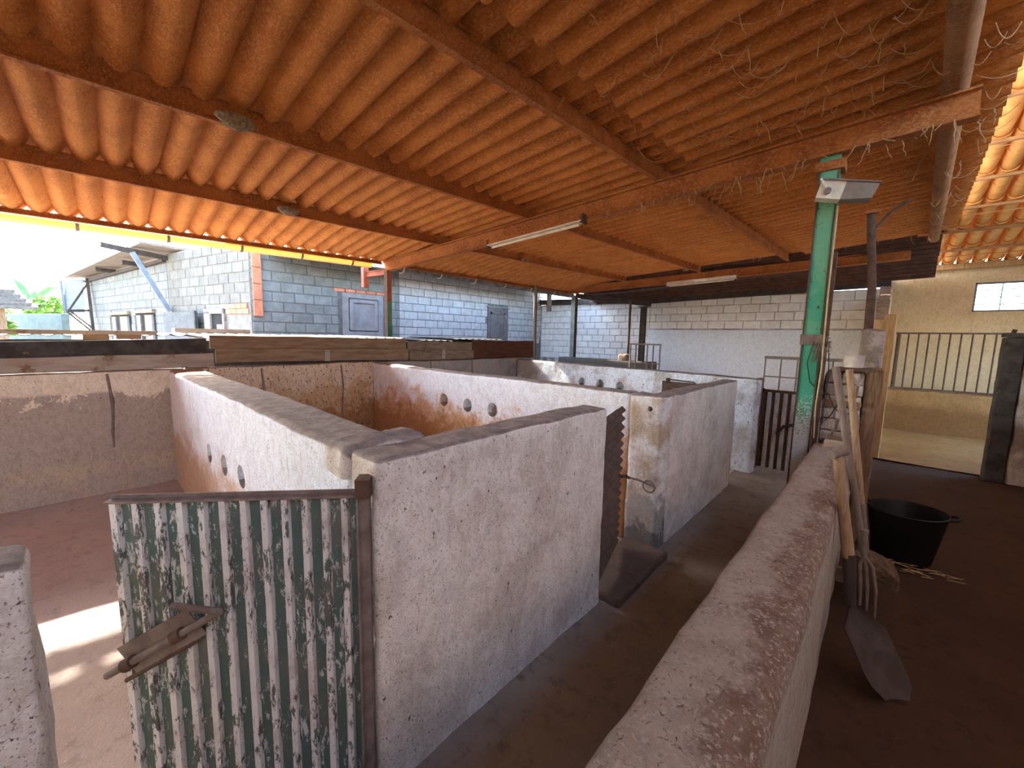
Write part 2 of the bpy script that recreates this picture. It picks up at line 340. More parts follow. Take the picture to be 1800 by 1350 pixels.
M['floor_pen'] = dirtfloor('trodden_pink_earth', (.52,.45,.40), (.45,.38,.335), (.37,.31,.27))
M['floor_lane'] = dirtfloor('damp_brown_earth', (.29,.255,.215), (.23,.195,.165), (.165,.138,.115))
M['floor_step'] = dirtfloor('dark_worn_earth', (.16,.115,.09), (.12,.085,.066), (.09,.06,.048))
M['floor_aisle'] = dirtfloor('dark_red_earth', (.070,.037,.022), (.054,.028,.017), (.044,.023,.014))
M['floor_straw'] = dirtfloor('straw_yellow_earth', (.33,.185,.065), (.27,.14,.045), (.20,.10,.034))
t = NT('sun_yellowed_pvc'); t.b.inputs['Transmission Weight'].default_value = 0
tr = t.n('ShaderNodeBsdfTranslucent'); tr.inputs['Color'].default_value = (.85,.55,.16,1); mx = t.n('ShaderNodeMixShader'); mx.inputs[0].default_value = .35
t.l(t.b.outputs[0], mx.inputs[1]); t.l(tr.outputs[0], mx.inputs[2]); t.l(mx.outputs[0], t.out.inputs[0])
M['pvc'] = t.fin((.72,.58,.32), .5)
t = NT('window_glass'); t.b.inputs['Transmission Weight'].default_value = 1.0; t.b.inputs['IOR'].default_value = 1.05; M['glass'] = t.fin((.9,.97,.98), .25)

def flaking(name, paint, under, rustc, lo=.47, hi=.53, scale=48, stretch=(1, 1, .35), rust_lo=.64):
    t = NT(name); c = t.coord('obj')
    n = t.noise(c, scale, 8, .8, .4, stretch=stretch); n2 = t.noise(c, 3.0, 4, .6); n3 = t.noise(c, 13, 5, .7, stretch=(1, 1, .3))
    f = t.ramp(t.math('ADD', t.math('MULTIPLY', n, .55), t.math('ADD', t.math('MULTIPLY', n2, .2), t.math('MULTIPLY', n3, .25))), lo, hi)
    col = t.mix(f, paint, under); col = t.mix(t.ramp(t.noise(c, 11, 6, .7), rust_lo, rust_lo+.05), col, rustc)
    col = t.mix(t.math('MULTIPLY', t.ramp(t.noise(c, 4.5, 6, .7), .45, .7), .55), col, (.24,.19,.155))
    return t.fin(col, .75, t.bump(f, .35, .003, t.bump(t.noise(c, 40, 5, .7), .3, .004)))
M['gate_green'] = flaking('flaking_dark_green_paint', (.095,.145,.125), (.60,.61,.58), (.16,.075,.045), .535, .556)
M['gate_white'] = flaking('flaking_off_white_paint', (.70,.69,.66), (.10,.115,.10), (.20,.09,.05), .515, .535)
M['post_green'] = None
t = NT('flaking_jade_paint'); c = t.coord()
sx = t.n('ShaderNodeSeparateXYZ'); t.l(c, sx.inputs[0])
n = t.noise(c, 60, 8, .78, .3); zf = t.ramp(sx.outputs['Z'], .75, 1.45, True)
f = t.ramp(t.math('ADD', t.math('MULTIPLY', n, .8), t.math('MULTIPLY', zf, .2)), .50, .57)
col = t.mix(t.ramp(t.noise(c, 3.0, 5, .6), .42, .62), (.05,.33,.21), (.16,.40,.24)); col = t.mix(f, col, (.58,.66,.66))
col = t.mix(t.ramp(t.noise(c, 18, 6, .7), .62, .66), col, (.05,.06,.05))
M['post_green'] = t.fin(col, .6, t.bump(f, .3, .003))
# ================================================================== THE SETTING
def S(name, mb, mat, label=None, smooth=False):
    return tag(obj(name, mb, mat, None, smooth), label, None, None, 'structure')
def ground_patch(x0, x1, y0, y1, z, cell, amp, seed):
    m = MB(); nx = max(1, int((x1-x0)/cell)); ny = max(1, int((y1-y0)/cell)); v = []
    for j in range(ny+1):
        for i in range(nx+1):
            x = x0+(x1-x0)*i/nx; y = y0+(y1-y0)*j/ny
            v.append((x, y, z + amp*(noise.noise(Vector((x*1.7+seed, y*1.7, seed)))+.5*noise.noise(Vector((x*5, y*5+seed, 0))))))
    m.add(v, [(j*(nx+1)+i, j*(nx+1)+i+1, (j+1)*(nx+1)+i+1, (j+1)*(nx+1)+i) for j in range(ny) for i in range(nx)])
    m.add([(x0,y0,z-.12),(x1,y0,z-.12),(x1,y1,z-.12),(x0,y1,z-.12)], [(0,3,2,1)])
    return m
S('floor', ground_patch(-5.5, -1.22, -8.2, 5.6, 0, .08, .012, 1), M['floor_pen'], 'pinkish trodden earth floor of the pens', True)
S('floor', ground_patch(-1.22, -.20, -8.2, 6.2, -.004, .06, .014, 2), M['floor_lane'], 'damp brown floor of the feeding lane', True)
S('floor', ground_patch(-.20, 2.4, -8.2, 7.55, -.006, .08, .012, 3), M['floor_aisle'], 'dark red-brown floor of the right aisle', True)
S('floor', ground_patch(-.05, 2.4, 7.55, 11.2, 0.005, .12, .012, 4), M['floor_straw'], 'straw-coloured floor beyond the dark doorpost', True)
S('floor', ground_patch(-9, -.05, 6.2, 11.2, -.01, .3, .01, 5), M['floor_pen'], 'earth floor in front of the far block wall', True)
S('floor', ground_patch(-9, -5.5, -8.2, 6.2, -.01, .3, .01, 6), M['ground'], 'pale yard between the pens and the grey house', True)
m = MB(); m.box(-60, -9, -40, 40, -.4, -.03); m.box(-9, 40, -40, -8.2, -.4, -.03); m.box(-9, 40, 11.2, 40, -.4, -.03); m.box(2.4, 40, -8.2, 11.2, -.4, -.03)
S('ground', m, M['ground'], 'pale dry ground around the buildings')

# ---- cement block walls: a mortar core, every block a part that stands proud of it
_bm = {}
def block_mesh(mat):
    if mat.name not in _bm:
        m = MB(); a, b = .5, .5
        m.add([(-a,-.012,-b),(a,-.012,-b),(a,-.012,b),(-a,-.012,b),(-a+.02,.014,-b+.04),(a-.02,.014,-b+.04),(a-.02,.014,b-.04),(-a+.02,.014,b-.04),(-a,.006,-b),(a,.006,-b),(a,.006,b),(-a,.006,b)],
              [(0,1,2,3),(4,7,6,5),(8,9,5,4),(9,10,6,5),(10,11,7,6),(11,8,4,7),(0,8,9,1),(1,9,10,2),(2,10,11,3),(3,11,8,0)])
        _bm[mat.name] = m.mesh('block', mat)
    return _bm[mat.name]
def block_wall(parent, p0, p1, n, z0, z1, mat, openings=(), bw=.4, bh=.2, gap=.014, ztop=None, name='block', seed=0, jit=.004):
    rnd = random.Random(seed); p0 = Vector((*p0, 0)); p1 = Vector((*p1, 0)); d = p1-p0; L = d.length; d.normalize(); n = Vector((*n, 0)).normalized()
    rows = int(round((z1-z0)/bh)); me = block_mesh(mat)
    for r in range(rows):
        za, zb = z0+r*bh, z0+(r+1)*bh; u = -bw*(.5 if r % 2 else 0) - rnd.random()*.05
        while u < L:
            wv = bw*(1+rnd.uniform(-.06, .06)); segs = [(max(u, 0), min(u+wv, L))]
            for (o0, o1, oz0, oz1) in openings:
                if zb <= oz0+.02 or za >= oz1-.02: continue
                ns = []
                for a, b in segs:
                    if o1 <= a or o0 >= b: ns.append((a, b)); continue
                    if o0 > a: ns.append((a, o0))
                    if o1 < b: ns.append((o1, b))
                segs = ns
            for a, b in segs:
                if b-a < .07: continue
                if ztop and zb > ztop((a+b)/2): continue
                c = p0 + d*((a+b)/2) + n*rnd.uniform(-jit, jit); c.z = (za+zb)/2 + rnd.uniform(-.002, .002)
                Mx = Matrix((( d.x*(b-a-gap), n.x, 0, c.x), (d.y*(b-a-gap), n.y, 0, c.y), (0, 0, bh-gap, c.z), (0, 0, 0, 1)))
                inst(name, me, parent, Mx)
            u += wv
# far wall (plane y = 11.2)
m = MB(); m.box(-9.2, 0.0, 11.2, 11.4, -.1, 2.74)
wf = S('wall_far', m, M['mortar_white'], 'long whitewashed block wall at the far end')
block_wall(wf, (-8.98, 11.2), (-5.0, 11.2), (0, -1), .92, 2.72, M['block_white'], seed=1)
block_wall(wf, (-5.0, 11.2), (-.02, 11.2), (0, -1), 1.92, 2.72, M['block_white'], seed=2)
obj('render_coat', rough(-5.0, -.02, 11.165, 11.2, .0, 1.90, .15, .004, .008, seed=3), M['plaster_far'], wf, True)
# far wall of the right-hand room, with the window opening
wx0, wx1, wz0, wz1 = 1.13, 2.02, 2.24, 2.765
m = MB(); m.box(0.0, wx0, 11.2, 11.4, -.1, 3.12); m.box(wx1, 2.6, 11.2, 11.4, -.1, 3.12); m.box(wx0, wx1, 11.2, 11.4, -.1, wz0); m.box(wx0, wx1, 11.2, 11.4, wz1, 3.12)
S('wall_far_right', m, M['beige'], 'beige rendered wall with the high barred window')
wn = thing('window_1', 'small high window with horizontal bars in the beige wall', None, ((wx0+wx1)/2, 11.3, wz0), kind='structure')
m = MB(); m.box(wx0, wx1, 11.33, 11.345, wz0, wz1); obj('pane', m, M['glass'], wn)
m = MB()
for a in (wx0, wx1-.03): m.box(a, a+.03, 11.24, 11.30, wz0, wz1)
for a in (wz0, wz1-.03): m.box(wx0, wx1, 11.24, 11.30, a, a+.03)
obj('window_frame', m, M['slate'], wn)
for k in range(1, 4):
    z = wz0+(wz1-wz0)*k/4; m = MB(); m.box(wx0, wx1, 11.255, 11.267, z-.007, z+.007); obj('bar', m, M['slate'], wn)
m = MB(); xm = wx0+(wx1-wx0)*.37; m.box(xm-.006, xm+.006, 11.25, 11.262, wz0, wz1); obj('bar', m, M['slate'], wn)
# unseen side and rear walls, added to keep the right-hand aisle dark
m = MB(); m.box(2.35, 2.55, -8.2, 8.1, -.1, 3.6); m.box(2.35, 2.55, 10.5, 11.2, -.1, 3.6); m.box(2.35, 2.55, 8.1, 10.5, 2.3, 3.6)  # doorway added out of view to light the straw-floored room
S('wall_right', m, M['mud_dark'], 'rendered unseen side wall added to darken the right aisle, with a doorway added for light')
S('wall_rear', rough(-5.6, 2.35, -8.4, -8.2, -.1, 4.6, .25, .012, .02, seed=8), M['beige'], 'rendered unseen wall added to cut light from behind the viewer', True)
S('wall_room_side', rough(-.14, .02, 7.75, 11.18, 0, 2.62, .08, .016, .02, seed=10, xf=lambda p: Vector((p.x, p.y, p.z*(.74+.26*min(1, max(0, (p.y-8.2)/1.6))) + (.05*noise.noise(p*3) if p.z > 1.8 else 0)))), M['beige'], 'cracked side wall of the straw-floored room', True)
S('wall_door_side', rough(1.20, 2.35, 7.30, 7.55, 0, 1.70, .08, .02, .04, seed=11), M['rubble'], 'rough whitewashed wall right of the dark doorpost', True)

# house to the left (plane x = -9, then a wing running away)
m = MB(); m.box(-9.25, -9.0, 2.3, 11.2, -.1, 3.3)
hl = S('wall_left', m, M['mortar'], 'cement block house wall, grey then whitewashed')
W1 = (4.09, 5.02, 1.3, 2.52); W2 = (8.55, 9.45, 1.3, 2.50)
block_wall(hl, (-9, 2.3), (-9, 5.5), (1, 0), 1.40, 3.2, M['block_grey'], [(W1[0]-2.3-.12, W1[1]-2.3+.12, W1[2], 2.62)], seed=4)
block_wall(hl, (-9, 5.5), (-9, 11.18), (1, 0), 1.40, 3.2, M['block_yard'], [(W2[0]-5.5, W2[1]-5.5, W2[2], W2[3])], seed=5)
me = MB(); me.box(-.115, .115, -.02, .03, -.034, .034); me = me.mesh('brick', M['brick'])
for k in range(5): inst('brick', me, hl, Matrix(((0,1,0,-9.0),(1,0,0,4.0+k*.25),(0,0,1,2.565),(0,0,0,1))))
pc = MB(); pc.box(-.075, .075, -.02, .055, -.15, .15); pc = pc.mesh('brick', M['brick'])
for k in range(4): inst('brick', pc, hl, Matrix(((0,1,0,-9.0),(1,0,0,2.40),(0,0,1,2.06+k*.31),(0,0,0,1))))
A, B, Cc = Vector((-9, 2.3)), Vector((-12.4, 1.5)), Vector((-19.4, .25))
def slabwall(p, q, t, z0, z1):
    d = (q-p).normalized(); n = Vector((-d.y, d.x)); n = n if n.y > 0 else -n; m = MB()
    a, b, c, e = p, q, q+n*t, p+n*t
    m.add([(a.x,a.y,z0),(b.x,b.y,z0),(c.x,c.y,z0),(e.x,e.y,z0),(a.x,a.y,z1),(b.x,b.y,z1),(c.x,c.y,z1),(e.x,e.y,z1)], ((0,3,2,1),(4,5,6,7),(0,1,5,4),(1,2,6,5),(2,3,7,6),(3,0,4,7)))
    return m, -n
m, nA = slabwall(A, B, .2, -.1, 3.35); ha = S('wall_house_side', m, M['mortar_warm'], 'sandy cement block side wall of the house')
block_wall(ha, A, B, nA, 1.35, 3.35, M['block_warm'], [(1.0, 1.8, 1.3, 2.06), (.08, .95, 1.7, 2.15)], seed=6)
m, nB = slabwall(B, Cc, .2, -.1, 3.25); hb = S('wall_house_wing', m, M['mortar'], 'grey cement block wing of the house running away')
block_wall(hb, B, Cc, nB, 1.35, 3.25, M['wing_grey'], [(.97, 2.4, 1.0, 2.02), (2.85, 4.6, 1.0, 2.0)], seed=7)
dA = (B-A).normalized(); dB = (Cc-B).normalized()
def onwall(base, d, n, u, out, z): q = base + d*u + n*out; return Vector((q.x, q.y, z))
sb = MB(); sb.box(-.10, .10, -.02, .03, -.045, .045); sb = sb.mesh('brick', M['brick'])
for r in range(2):
    for k in range(4):
        q = onwall(A, dA, nA, .18+k*.215+(.05 if r else 0), .0, 2.0+r*.10)
        inst('brick', sb, ha, Matrix(((dA.x, nA.x, 0, q.x), (dA.y, nA.y, 0, q.y), (0, 0, 1, q.z), (0, 0, 0, 1))))
def wallbox(m, base, d, n, u0, u1, o0, o1, z0, z1, mi=0):
    Mx = Matrix(((d.x, n.x, 0, base.x), (d.y, n.y, 0, base.y), (0, 0, 1, 0), (0, 0, 0, 1))); return m.box(u0, u1, o0, o1, z0, z1, mi, Mx)
# windows in the house
def framed_window(name, label, y0, y1, z0, z1, mats, kind=True):
    t = thing(name, label, None, (-8.98, (y0+y1)/2, z0), kind='structure'); fr, pn = mats
    for (a, b, c, d_) in ((y0, y0+.13, z0, z1), (y1-.13, y1, z0, z1), (y0+.13, y1-.13, z1-.11, z1), (y0+.13, y1-.13, z0, z0+.11)):
        m = MB(); m.box(-9.0, -8.95, a, b, c, d_); obj('casing', m, fr, t)
    i0, i1, k0, k1 = y0+.15, y1-.15, z0+.13, z1-.13
    m = MB()
    for (a, b, c, d_) in ((i0, i0+.08, k0, k1), (i1-.08, i1, k0, k1), (i0+.08, i1-.08, k1-.08, k1), (i0+.08, i1-.08, k0, k0+.08)): m.box(-9.0, -8.93, a, b, c, d_)
    obj('moulding', m, fr, t)
    m = MB(); m.box(-9.0, -8.97, i0, i1, k0, k1); obj('panel', m, pn, t)
framed_window('window_2', 'large grey framed shutter under a brick lintel in the grey wall', 4.06, 5.04, 1.55, 2.52, (M['shutter'], M['shutter']))
t = thing('window_3', 'narrow weathered shutter in the whitewashed wall', None, (-8.98, 9.0, 1.4), kind='structure')
m = MB(); m.box(-9.0, -8.96, 8.56, 9.45, 1.4, 2.5); obj('panel', m, M['shutter_dark'], t)
m = MB()
for (a, b, c, d_) in ((8.66, 8.72, 1.4, 2.36), (9.24, 9.30, 1.4, 2.36), (8.66, 9.30, 2.30, 2.36)): m.box(-8.96, -8.94, a, b, c, d_)
obj('moulding', m, M['shutter_dark'], t)
m = MB(); m.box(-9.0, -8.93, 8.5, 9.5, 2.5, 2.53); obj('drip_rail', m, M['shutter'], t)
t = thing('window_4', 'small dark opening beside red brick patches in the house side', None, onwall(A, dA, nA, 1.4, 0, 1.35), kind='structure')
m = MB(); wallbox(m, A, dA, nA, 1.0, 1.8, .0, .01, 1.35, 2.06); obj('dark_opening', m, M['void'], t)
for (a, b, c, d_, mt) in ((.98, 1.04, 1.35, 2.06, 'wood_pale'), (1.55, 1.80, 1.35, 2.0, 'wood_pale'), (.98, 1.80, 1.96, 2.06, 'shutter'), (1.05, 1.28, 1.35, 1.74, 'mortar_warm')):
    m = MB(); wallbox(m, A, dA, nA, a, b, .0, .05, c, d_); obj('board', m, M[mt], t)
for k, (u0, u1, zt) in enumerate(((.97, 2.4, 2.02), (2.85, 4.6, 2.0))):
    t = thing('door_%d' % (k+1), ('nearer plank doorway in the grey house wing', 'farther plank doorway in the grey house wing')[k], None, onwall(B, dB, nB, (u0+u1)/2, 0, 1.0), kind='structure')
    m = MB(); wallbox(m, B, dB, nB, u0, u1, 0, .01, 1.0, zt); obj('dark_opening', m, M['void'], t)
    ww = u1-u0
    for (a, b, mt) in ((0, .1, 'wood_black'), (.1, .45, 'wood_grey'), (.68, .9, 'shutter_dark'), (.92, 1.0, 'wood_black')):
        m = MB(); wallbox(m, B, dB, nB, u0+a*ww, u0+b*ww, 0, .05, 1.0, zt-.05); obj('plank', m, M[mt], t)
    m = MB(); wallbox(m, B, dB, nB, u0-.05, u1+.05, 0, .09, zt, zt+.08); obj('lintel', m, M['wood_tan'], t)

# ---- shed roof: skewed a little to the pens and nearly level
SK = .036
def zr(x, y): return 3.19 + .038*x + .012*(y-3.92)
def RX(u, y): return u + SK*(y-3.92)
ceil = thing('ceiling', 'corrugated shed roof thickly coated in orange dust', None, (-3, 3.9, 3.1), kind='structure')
def sheet_mesh(L, nw, seed, mats, per=.2, amp=.09, th=.01, nl=14, ns=12):
    m = MB(); n = nw*ns; v = []
    for layer in (0, 1):
        for i in range(nl+1):
            x = L*i/nl
            for j in range(n+1):
                s_ = j/ns; y = s_*per; ph = abs(math.cos(math.pi*(s_-.5)))
                z = amp*(1-ph**1.0) + layer*th
                q = noise.noise_vector(Vector((x*3+seed*5, y*3, seed)))*.0035 + noise.noise_vector(Vector((x*9, y*9+seed*5, seed)))*.0018
                if layer == 1 or i in (0, nl) and False: q *= 1
                edge = min(1, min(j, n-j)/3)
                v.append((x + (q.x if 0 < i < nl else 0), y + q.y*edge, z + q.z*edge))
    k = (nl+1)*(n+1); f = []
    mi = []
    for i in range(nl):
        for j in range(n):
            a = i*(n+1)+j; f.append((a, a+n+1, a+n+2, a+1))
    m.add(v, f, 0)
    b = len(m.v)
    f2 = [(i*(n+1)+j+k, i*(n+1)+j+1+k, (i+1)*(n+1)+j+1+k, (i+1)*(n+1)+j+k) for i in range(nl) for j in range(n)]
    m.f += f2; m.m += [1]*len(f2)
    f3 = []
    for j in range(n):
        f3 += [(j, j+1, j+1+k, j+k), (nl*(n+1)+j, nl*(n+1)+j+k, nl*(n+1)+j+1+k, nl*(n+1)+j+1)]
    for i in range(nl):
        a = i*(n+1); c2 = a+n
        f3 += [(a, a+k, a+n+1+k, a+n+1), (c2, c2+n+1, c2+n+1+k, c2+k)]
    m.f += f3; m.m += [0]*len(f3)
    return m.mesh('roof_sheet', mats, True)
rows = [(-6.98, -5.14), (-5.16, -3.35), (-3.37, -1.25)]
smats = [M['roof'], M['sheet_top']]
rowmesh = [[sheet_mesh(b-a, 5, 10*r+s_, smats) for s_ in range(3)] for r, (a, b) in enumerate(rows)]
row4 = [sheet_mesh(1.91, 5, 50+s_, smats) for s_ in range(3)]
def frame(px, py, pz, ex, ey):
    ex = Vector(ex).normalized(); ey = Vector(ey); ey = (ey - ex*ey.dot(ex)).normalized(); ez = ex.cross(ey)
    return Matrix(((ex.x, ey.x, ez.x, px), (ex.y, ey.y, ez.y, py), (ex.z, ey.z, ez.z, pz), (0, 0, 0, 1)))
NC = 18
def zeave(y): return 2.845 + .015*(min(y, 3.2)+.45) - .004*max(0, y-3.2)
for j in range(NC):
    y = -8.3 + 1.0*j
    for r, (a, b) in enumerate(rows):
        yb = y - SK*(a+6.98); x = RX(a, y)
        if r == 0:
            x2 = RX(b, y); e0 = zeave(y); inst('roof_sheet', rowmesh[r][(j+r) % 3], ceil, frame(x, y, e0, (1, -SK, (zr(x2, y)+.112-e0)/(b-a)), (SK, 1, .0134 if y < 3 else .002))); continue
        inst('roof_sheet', rowmesh[r][(j+r) % 3], ceil, frame(x, yb, zr(x, y)+.112, (1, -SK, .038), (SK, 1, .0134)))
    x = RX(-1.45, y); inst('roof_sheet', row4[j % 3], ceil, frame(x, y - SK*(6.98-1.45), zr(x, y)+.055, (1, -SK, .082), (SK, 1, .0134)))
# last bay dips to the far wall, shade painted into its sheets
y = -8.3 + NC
shadem = [M['roof_shade'], M['sheet_top']]
tl = [sheet_mesh(b-a+.02, 5, 70+k, shadem, per=.166) for k, (a, b) in enumerate(rows)]; t4 = sheet_mesh(2.02, 5, 80, shadem, per=.166)
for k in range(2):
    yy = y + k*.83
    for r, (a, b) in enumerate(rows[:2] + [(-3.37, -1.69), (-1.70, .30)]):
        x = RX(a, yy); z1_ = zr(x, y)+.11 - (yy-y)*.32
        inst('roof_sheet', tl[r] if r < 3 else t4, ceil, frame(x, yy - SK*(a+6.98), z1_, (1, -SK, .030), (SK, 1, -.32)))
# ---- roof timber and steel
def T(name, mb, mat, label, cat, group=None, smooth=False):
    return tag(obj(name, mb, mat, None, smooth), label, cat, group)
def purlin(u, y0, y1, label, w=.048, h=.15):
    m = MB(); a = Vector((RX(u, y0), y0, zr(RX(u, y0), y0)+h/2)); b = Vector((RX(u, y1), y1, zr(RX(u, y1), y1)+h/2))
    m.ibeam(a, b, w, h, .012); return T('purlin', m, M['steel_dust'], label, 'beam', 'dusty purlins')
m = MB(); m.ibeam((RX(-6.86, -8.3), -8.3, zeave(-8.3)+.006), (RX(-6.86, 3.85), 3.85, zeave(3.85)+.006), .05, .06, .01)
m.ibeam((RX(-6.84, 3.99), 3.99, zeave(3.99)+.006), (RX(-6.84, 9.6), 9.6, zeave(9.6)+.006), .05, .06, .01)
T('purlin', m, M['steel_dust'], 'dusty purlin nearest the gutter along the eave', 'beam', 'dusty purlins')
purlin(-5.18, -8.3, 9.6, 'dusty purlin with the small nest, second from the eave')
purlin(-3.38, -8.3, 9.6, 'dusty purlin carrying the big mud nest, third from the eave')
purlin(-1.74, -8.3, 9.6, 'dusty purlin where the roof sheets step, fourth from the eave')
def rafter(p, q, label, h=.18):
    m = MB(); a = Vector((p[0], p[1], zr(*p)-h/2)); b = Vector((q[0], q[1], zr(*q)-h/2)); m.ibeam(a, b, .10, h, .014)
    return T('rafter', m, M['steel_dust'], label, 'beam', 'roof rafters')
rafter((-6.86, 3.92), (.30, 3.92), 'orange-dusted rafter running over the green post')
rafter((-6.60, 9.38), (.20, 9.95), 'dim far rafter just before the block wall')
rafter((-7.0, -2.3), (.1, -2.3), 'orange-dusted rafter behind the viewer')
rafter((-7.2, -8.1), (-.1, -8.1), 'orange-dusted rafter against the rear wall')
m = MB(); pts = []
for k in range(12):
    y = -8.0 + 17.6*k/11; x = .18 + .046*(y-3.92); pts.append((x, y, zr(x, y)+.068+.01*math.sin(k*1.7)))
m.tube(pts, .066, 14); T('ridge_log', m, M['log'], 'round dusty log carrying the roof edge above the right aisle', 'log', smooth=True)

# posts
def hpost(name, x, y, z0, z1, w, mats, label, rz=0):
    t = thing(name, label, 'post', (x, y, z0), rz); th = .012
    m = MB(); m.box(-w/2, w/2, -w/2, -w/2+th, 0, z1-z0); obj('flange', m, mats[0], t, local=True)
    m = MB(); m.box(-w/2, w/2, w/2-th, w/2, 0, z1-z0); obj('flange', m, mats[0], t, local=True)
    m = MB(); m.box(-th/2, th/2, -w/2+th, w/2-th, 0, z1-z0); obj('web', m, mats[1], t, local=True)
    return t
gp = hpost('green_post', -.420, 3.98, -.01, zr(-.42, 3.92)-.18, .125, (M['post_green'], M['post_green']), 'flaking green steel post at the end of the low wall')
m = MB(); m.box(-.062, -.052, -.072, -.062, 0, 2.96); m.box(.052, .062, -.072, -.062, 0, 2.96); obj('weld_edge', m, M['rust'], gp, local=True)
m = MB(); m.box(-.072, .072, -.076, .076, 1.60, 1.68); obj('clamp_band', m, M['rust_dusty'], gp, local=True)
m = MB(); m.box(-.09, .09, -.09, .09, 2.90, 2.966); obj('head_plate', m, M['steel_dust'], gp, local=True)
# second dark channel bolted on the right of the post
m = MB(); m.box(.072, .10, -.055, .0, .55, 2.3); obj('side_angle', m, M['rust'], gp, local=True)
ep = thing('eave_post', 'slim post, rust red above and green below, under the eave', 'post', (-6.77, 3.92, 0))
m = MB(); m.box(-.045, .045, -.045, .045, 2.2, 2.755); obj('upper_shaft', m, M['red_oxide'], ep, local=True)
m = MB(); m.box(-.045, .045, -.045, .045, 0, 2.2); obj('lower_shaft', m, M['post_green'], ep, local=True)
m = MB(); m.box(-.055, .055, -.05, -.045, .5, 2.75); obj('edge_angle', m, M['rust'], ep, local=True)
p2_ = hpost('far_post', -6.40, 9.42, 0, 2.77, .13, (simple('grey_green_steel', (.23,.27,.24), (.17,.18,.16)), M['steel_dark']), 'grey-green steel post under the far rafter')
m = MB(); m.tube([(-6.70, 8.06, 0), (-6.68, 8.05, 1.2), (-6.66, 8.03, 2.2), (-6.63, 8.0, 2.95)], [.06, .055, .05, .048], 10)
T('timber_prop', m, M['wood_grey'], 'crooked round wooden prop at the end of the red-brown board', 'post', smooth=True)
dk = thing('dark_post', 'black steel post behind the far concrete trough', 'post', (-4.78, 10.3, 0))
m = MB(); m.box(-.07, .07, -.05, .05, 0, 2.47); obj('shaft', m, M['steel_dark'], dk, local=True)
m = MB(); m.box(-.12, .12, -.1, .1, 2.47, 2.485); obj('head_plate', m, M['steel_dark'], dk, local=True)
m = MB(); m.bar((-6.5, 9.62, 2.80), (-4.6, 10.34, 2.55), .12, .13); T('dark_beam', m, M['steel_dark'], 'dark beam running from the far post to the black post', 'beam')
m = MB(); m.tube([(-4.98, 9.93, 0), (-4.98, 9.92, 2.60)], .03, 10); T('thin_pole', m, M['rust'], 'thin rusty pole left of the black post', 'pole', smooth=True)
m = MB(); m.tube([(-7.66, 9.9, 2.42), (-7.66, 9.9, 2.94)], .075, 12); m.box(-7.74, -7.58, 9.82, 9.98, 2.93, 2.955); T('downpipe_stub', m, M['rust'], 'short brown pipe hanging before the far wall', 'pipe', smooth=True)
# pole beside the rubble pier
pp = thing('roof_pole', 'slim dark pole with a rust brace behind the rubble pier', 'pole', (-.13, 5.9, 0))
m = MB(); m.tube([(.0, 0, 1.42), (-.02, 0, 2.2), (-.10, 0, 3.0)], [.045, .04, .038], 10); obj('shaft', m, M['rust'], pp, True, local=True)
m = MB(); m.tube([(-.085, 0, 2.80), (.05, -.02, 2.98), (.20, -.05, 3.08)], .014, 8); obj('brace', m, M['rust'], pp, True, local=True)
m = MB(); m.box(-.15, -.03, -.06, .06, 3.0, 3.03); obj('cap', m, M['steel_dust'], pp, local=True)

# gutters with hooks
def gutter(name, a, b, r, mat, label, hooks, hookmat, th=.006):
    t = thing(name, label, 'gutter', a); a = Vector(a); b = Vector(b); n = 14; m = MB(); P = []
    for k in range(n+1):
        q = math.pi + math.pi*k/n; P.append((r*math.cos(q), r*math.sin(q)))
    Q = [(x*(1-th/r), z*(1-th/r)) for x, z in P][::-1]
    m.prof(P+Q, a, b); obj('trough', m, mat, t, True)
    for f in hooks:
        c = a.lerp(b, f); m = MB(); rr = r+.008
        pts = [c + Vector((rr*math.cos(math.pi+math.pi*k/8), 0, rr*math.sin(math.pi+math.pi*k/8))) for k in range(9)] + [c + Vector((rr, 0, .06))]
        for p, q in zip(pts[:-1], pts[1:]): m.bar(p, q, .03, .005, (0, 1, 0) if abs((q-p).normalized().z) > .99 else (0, 0, 1))
        obj('hook', m, hookmat, t)
    return t
gutter('rain_gutter', (-7.45, -8.0, 2.70), (-7.00, 3.70, 2.88), .075, M['pvc'], 'sun-yellowed plastic gutter along the near eave', (.45, .55, .62, .69, .76, .83, .9, .97), M['shutter_dark'])
gutter('rain_gutter', (-6.95, 4.02, 2.89), (-6.77, 9.80, 2.868), .10, M['gutter_grey'], 'sooty grey gutter beyond the eave post', (.05, .2, .36, .52, .68, .84, .97), M['pale_metal'])
rb = thing('steel_bracket', 'red oxide steel bracket sticking out past the eave post', 'bracket', (-7.3, 3.78, 2.5))
m = MB(); m.box(-7.36, -7.26, 3.70, 3.80, 2.48, 2.85); obj('stub', m, M['red_oxide'], rb)
m = MB(); m.ibeam((-7.26, 3.77, 2.72), (-6.82, 3.90, 2.74), .06, .10, .01); obj('arm', m, M['red_oxide'], rb)

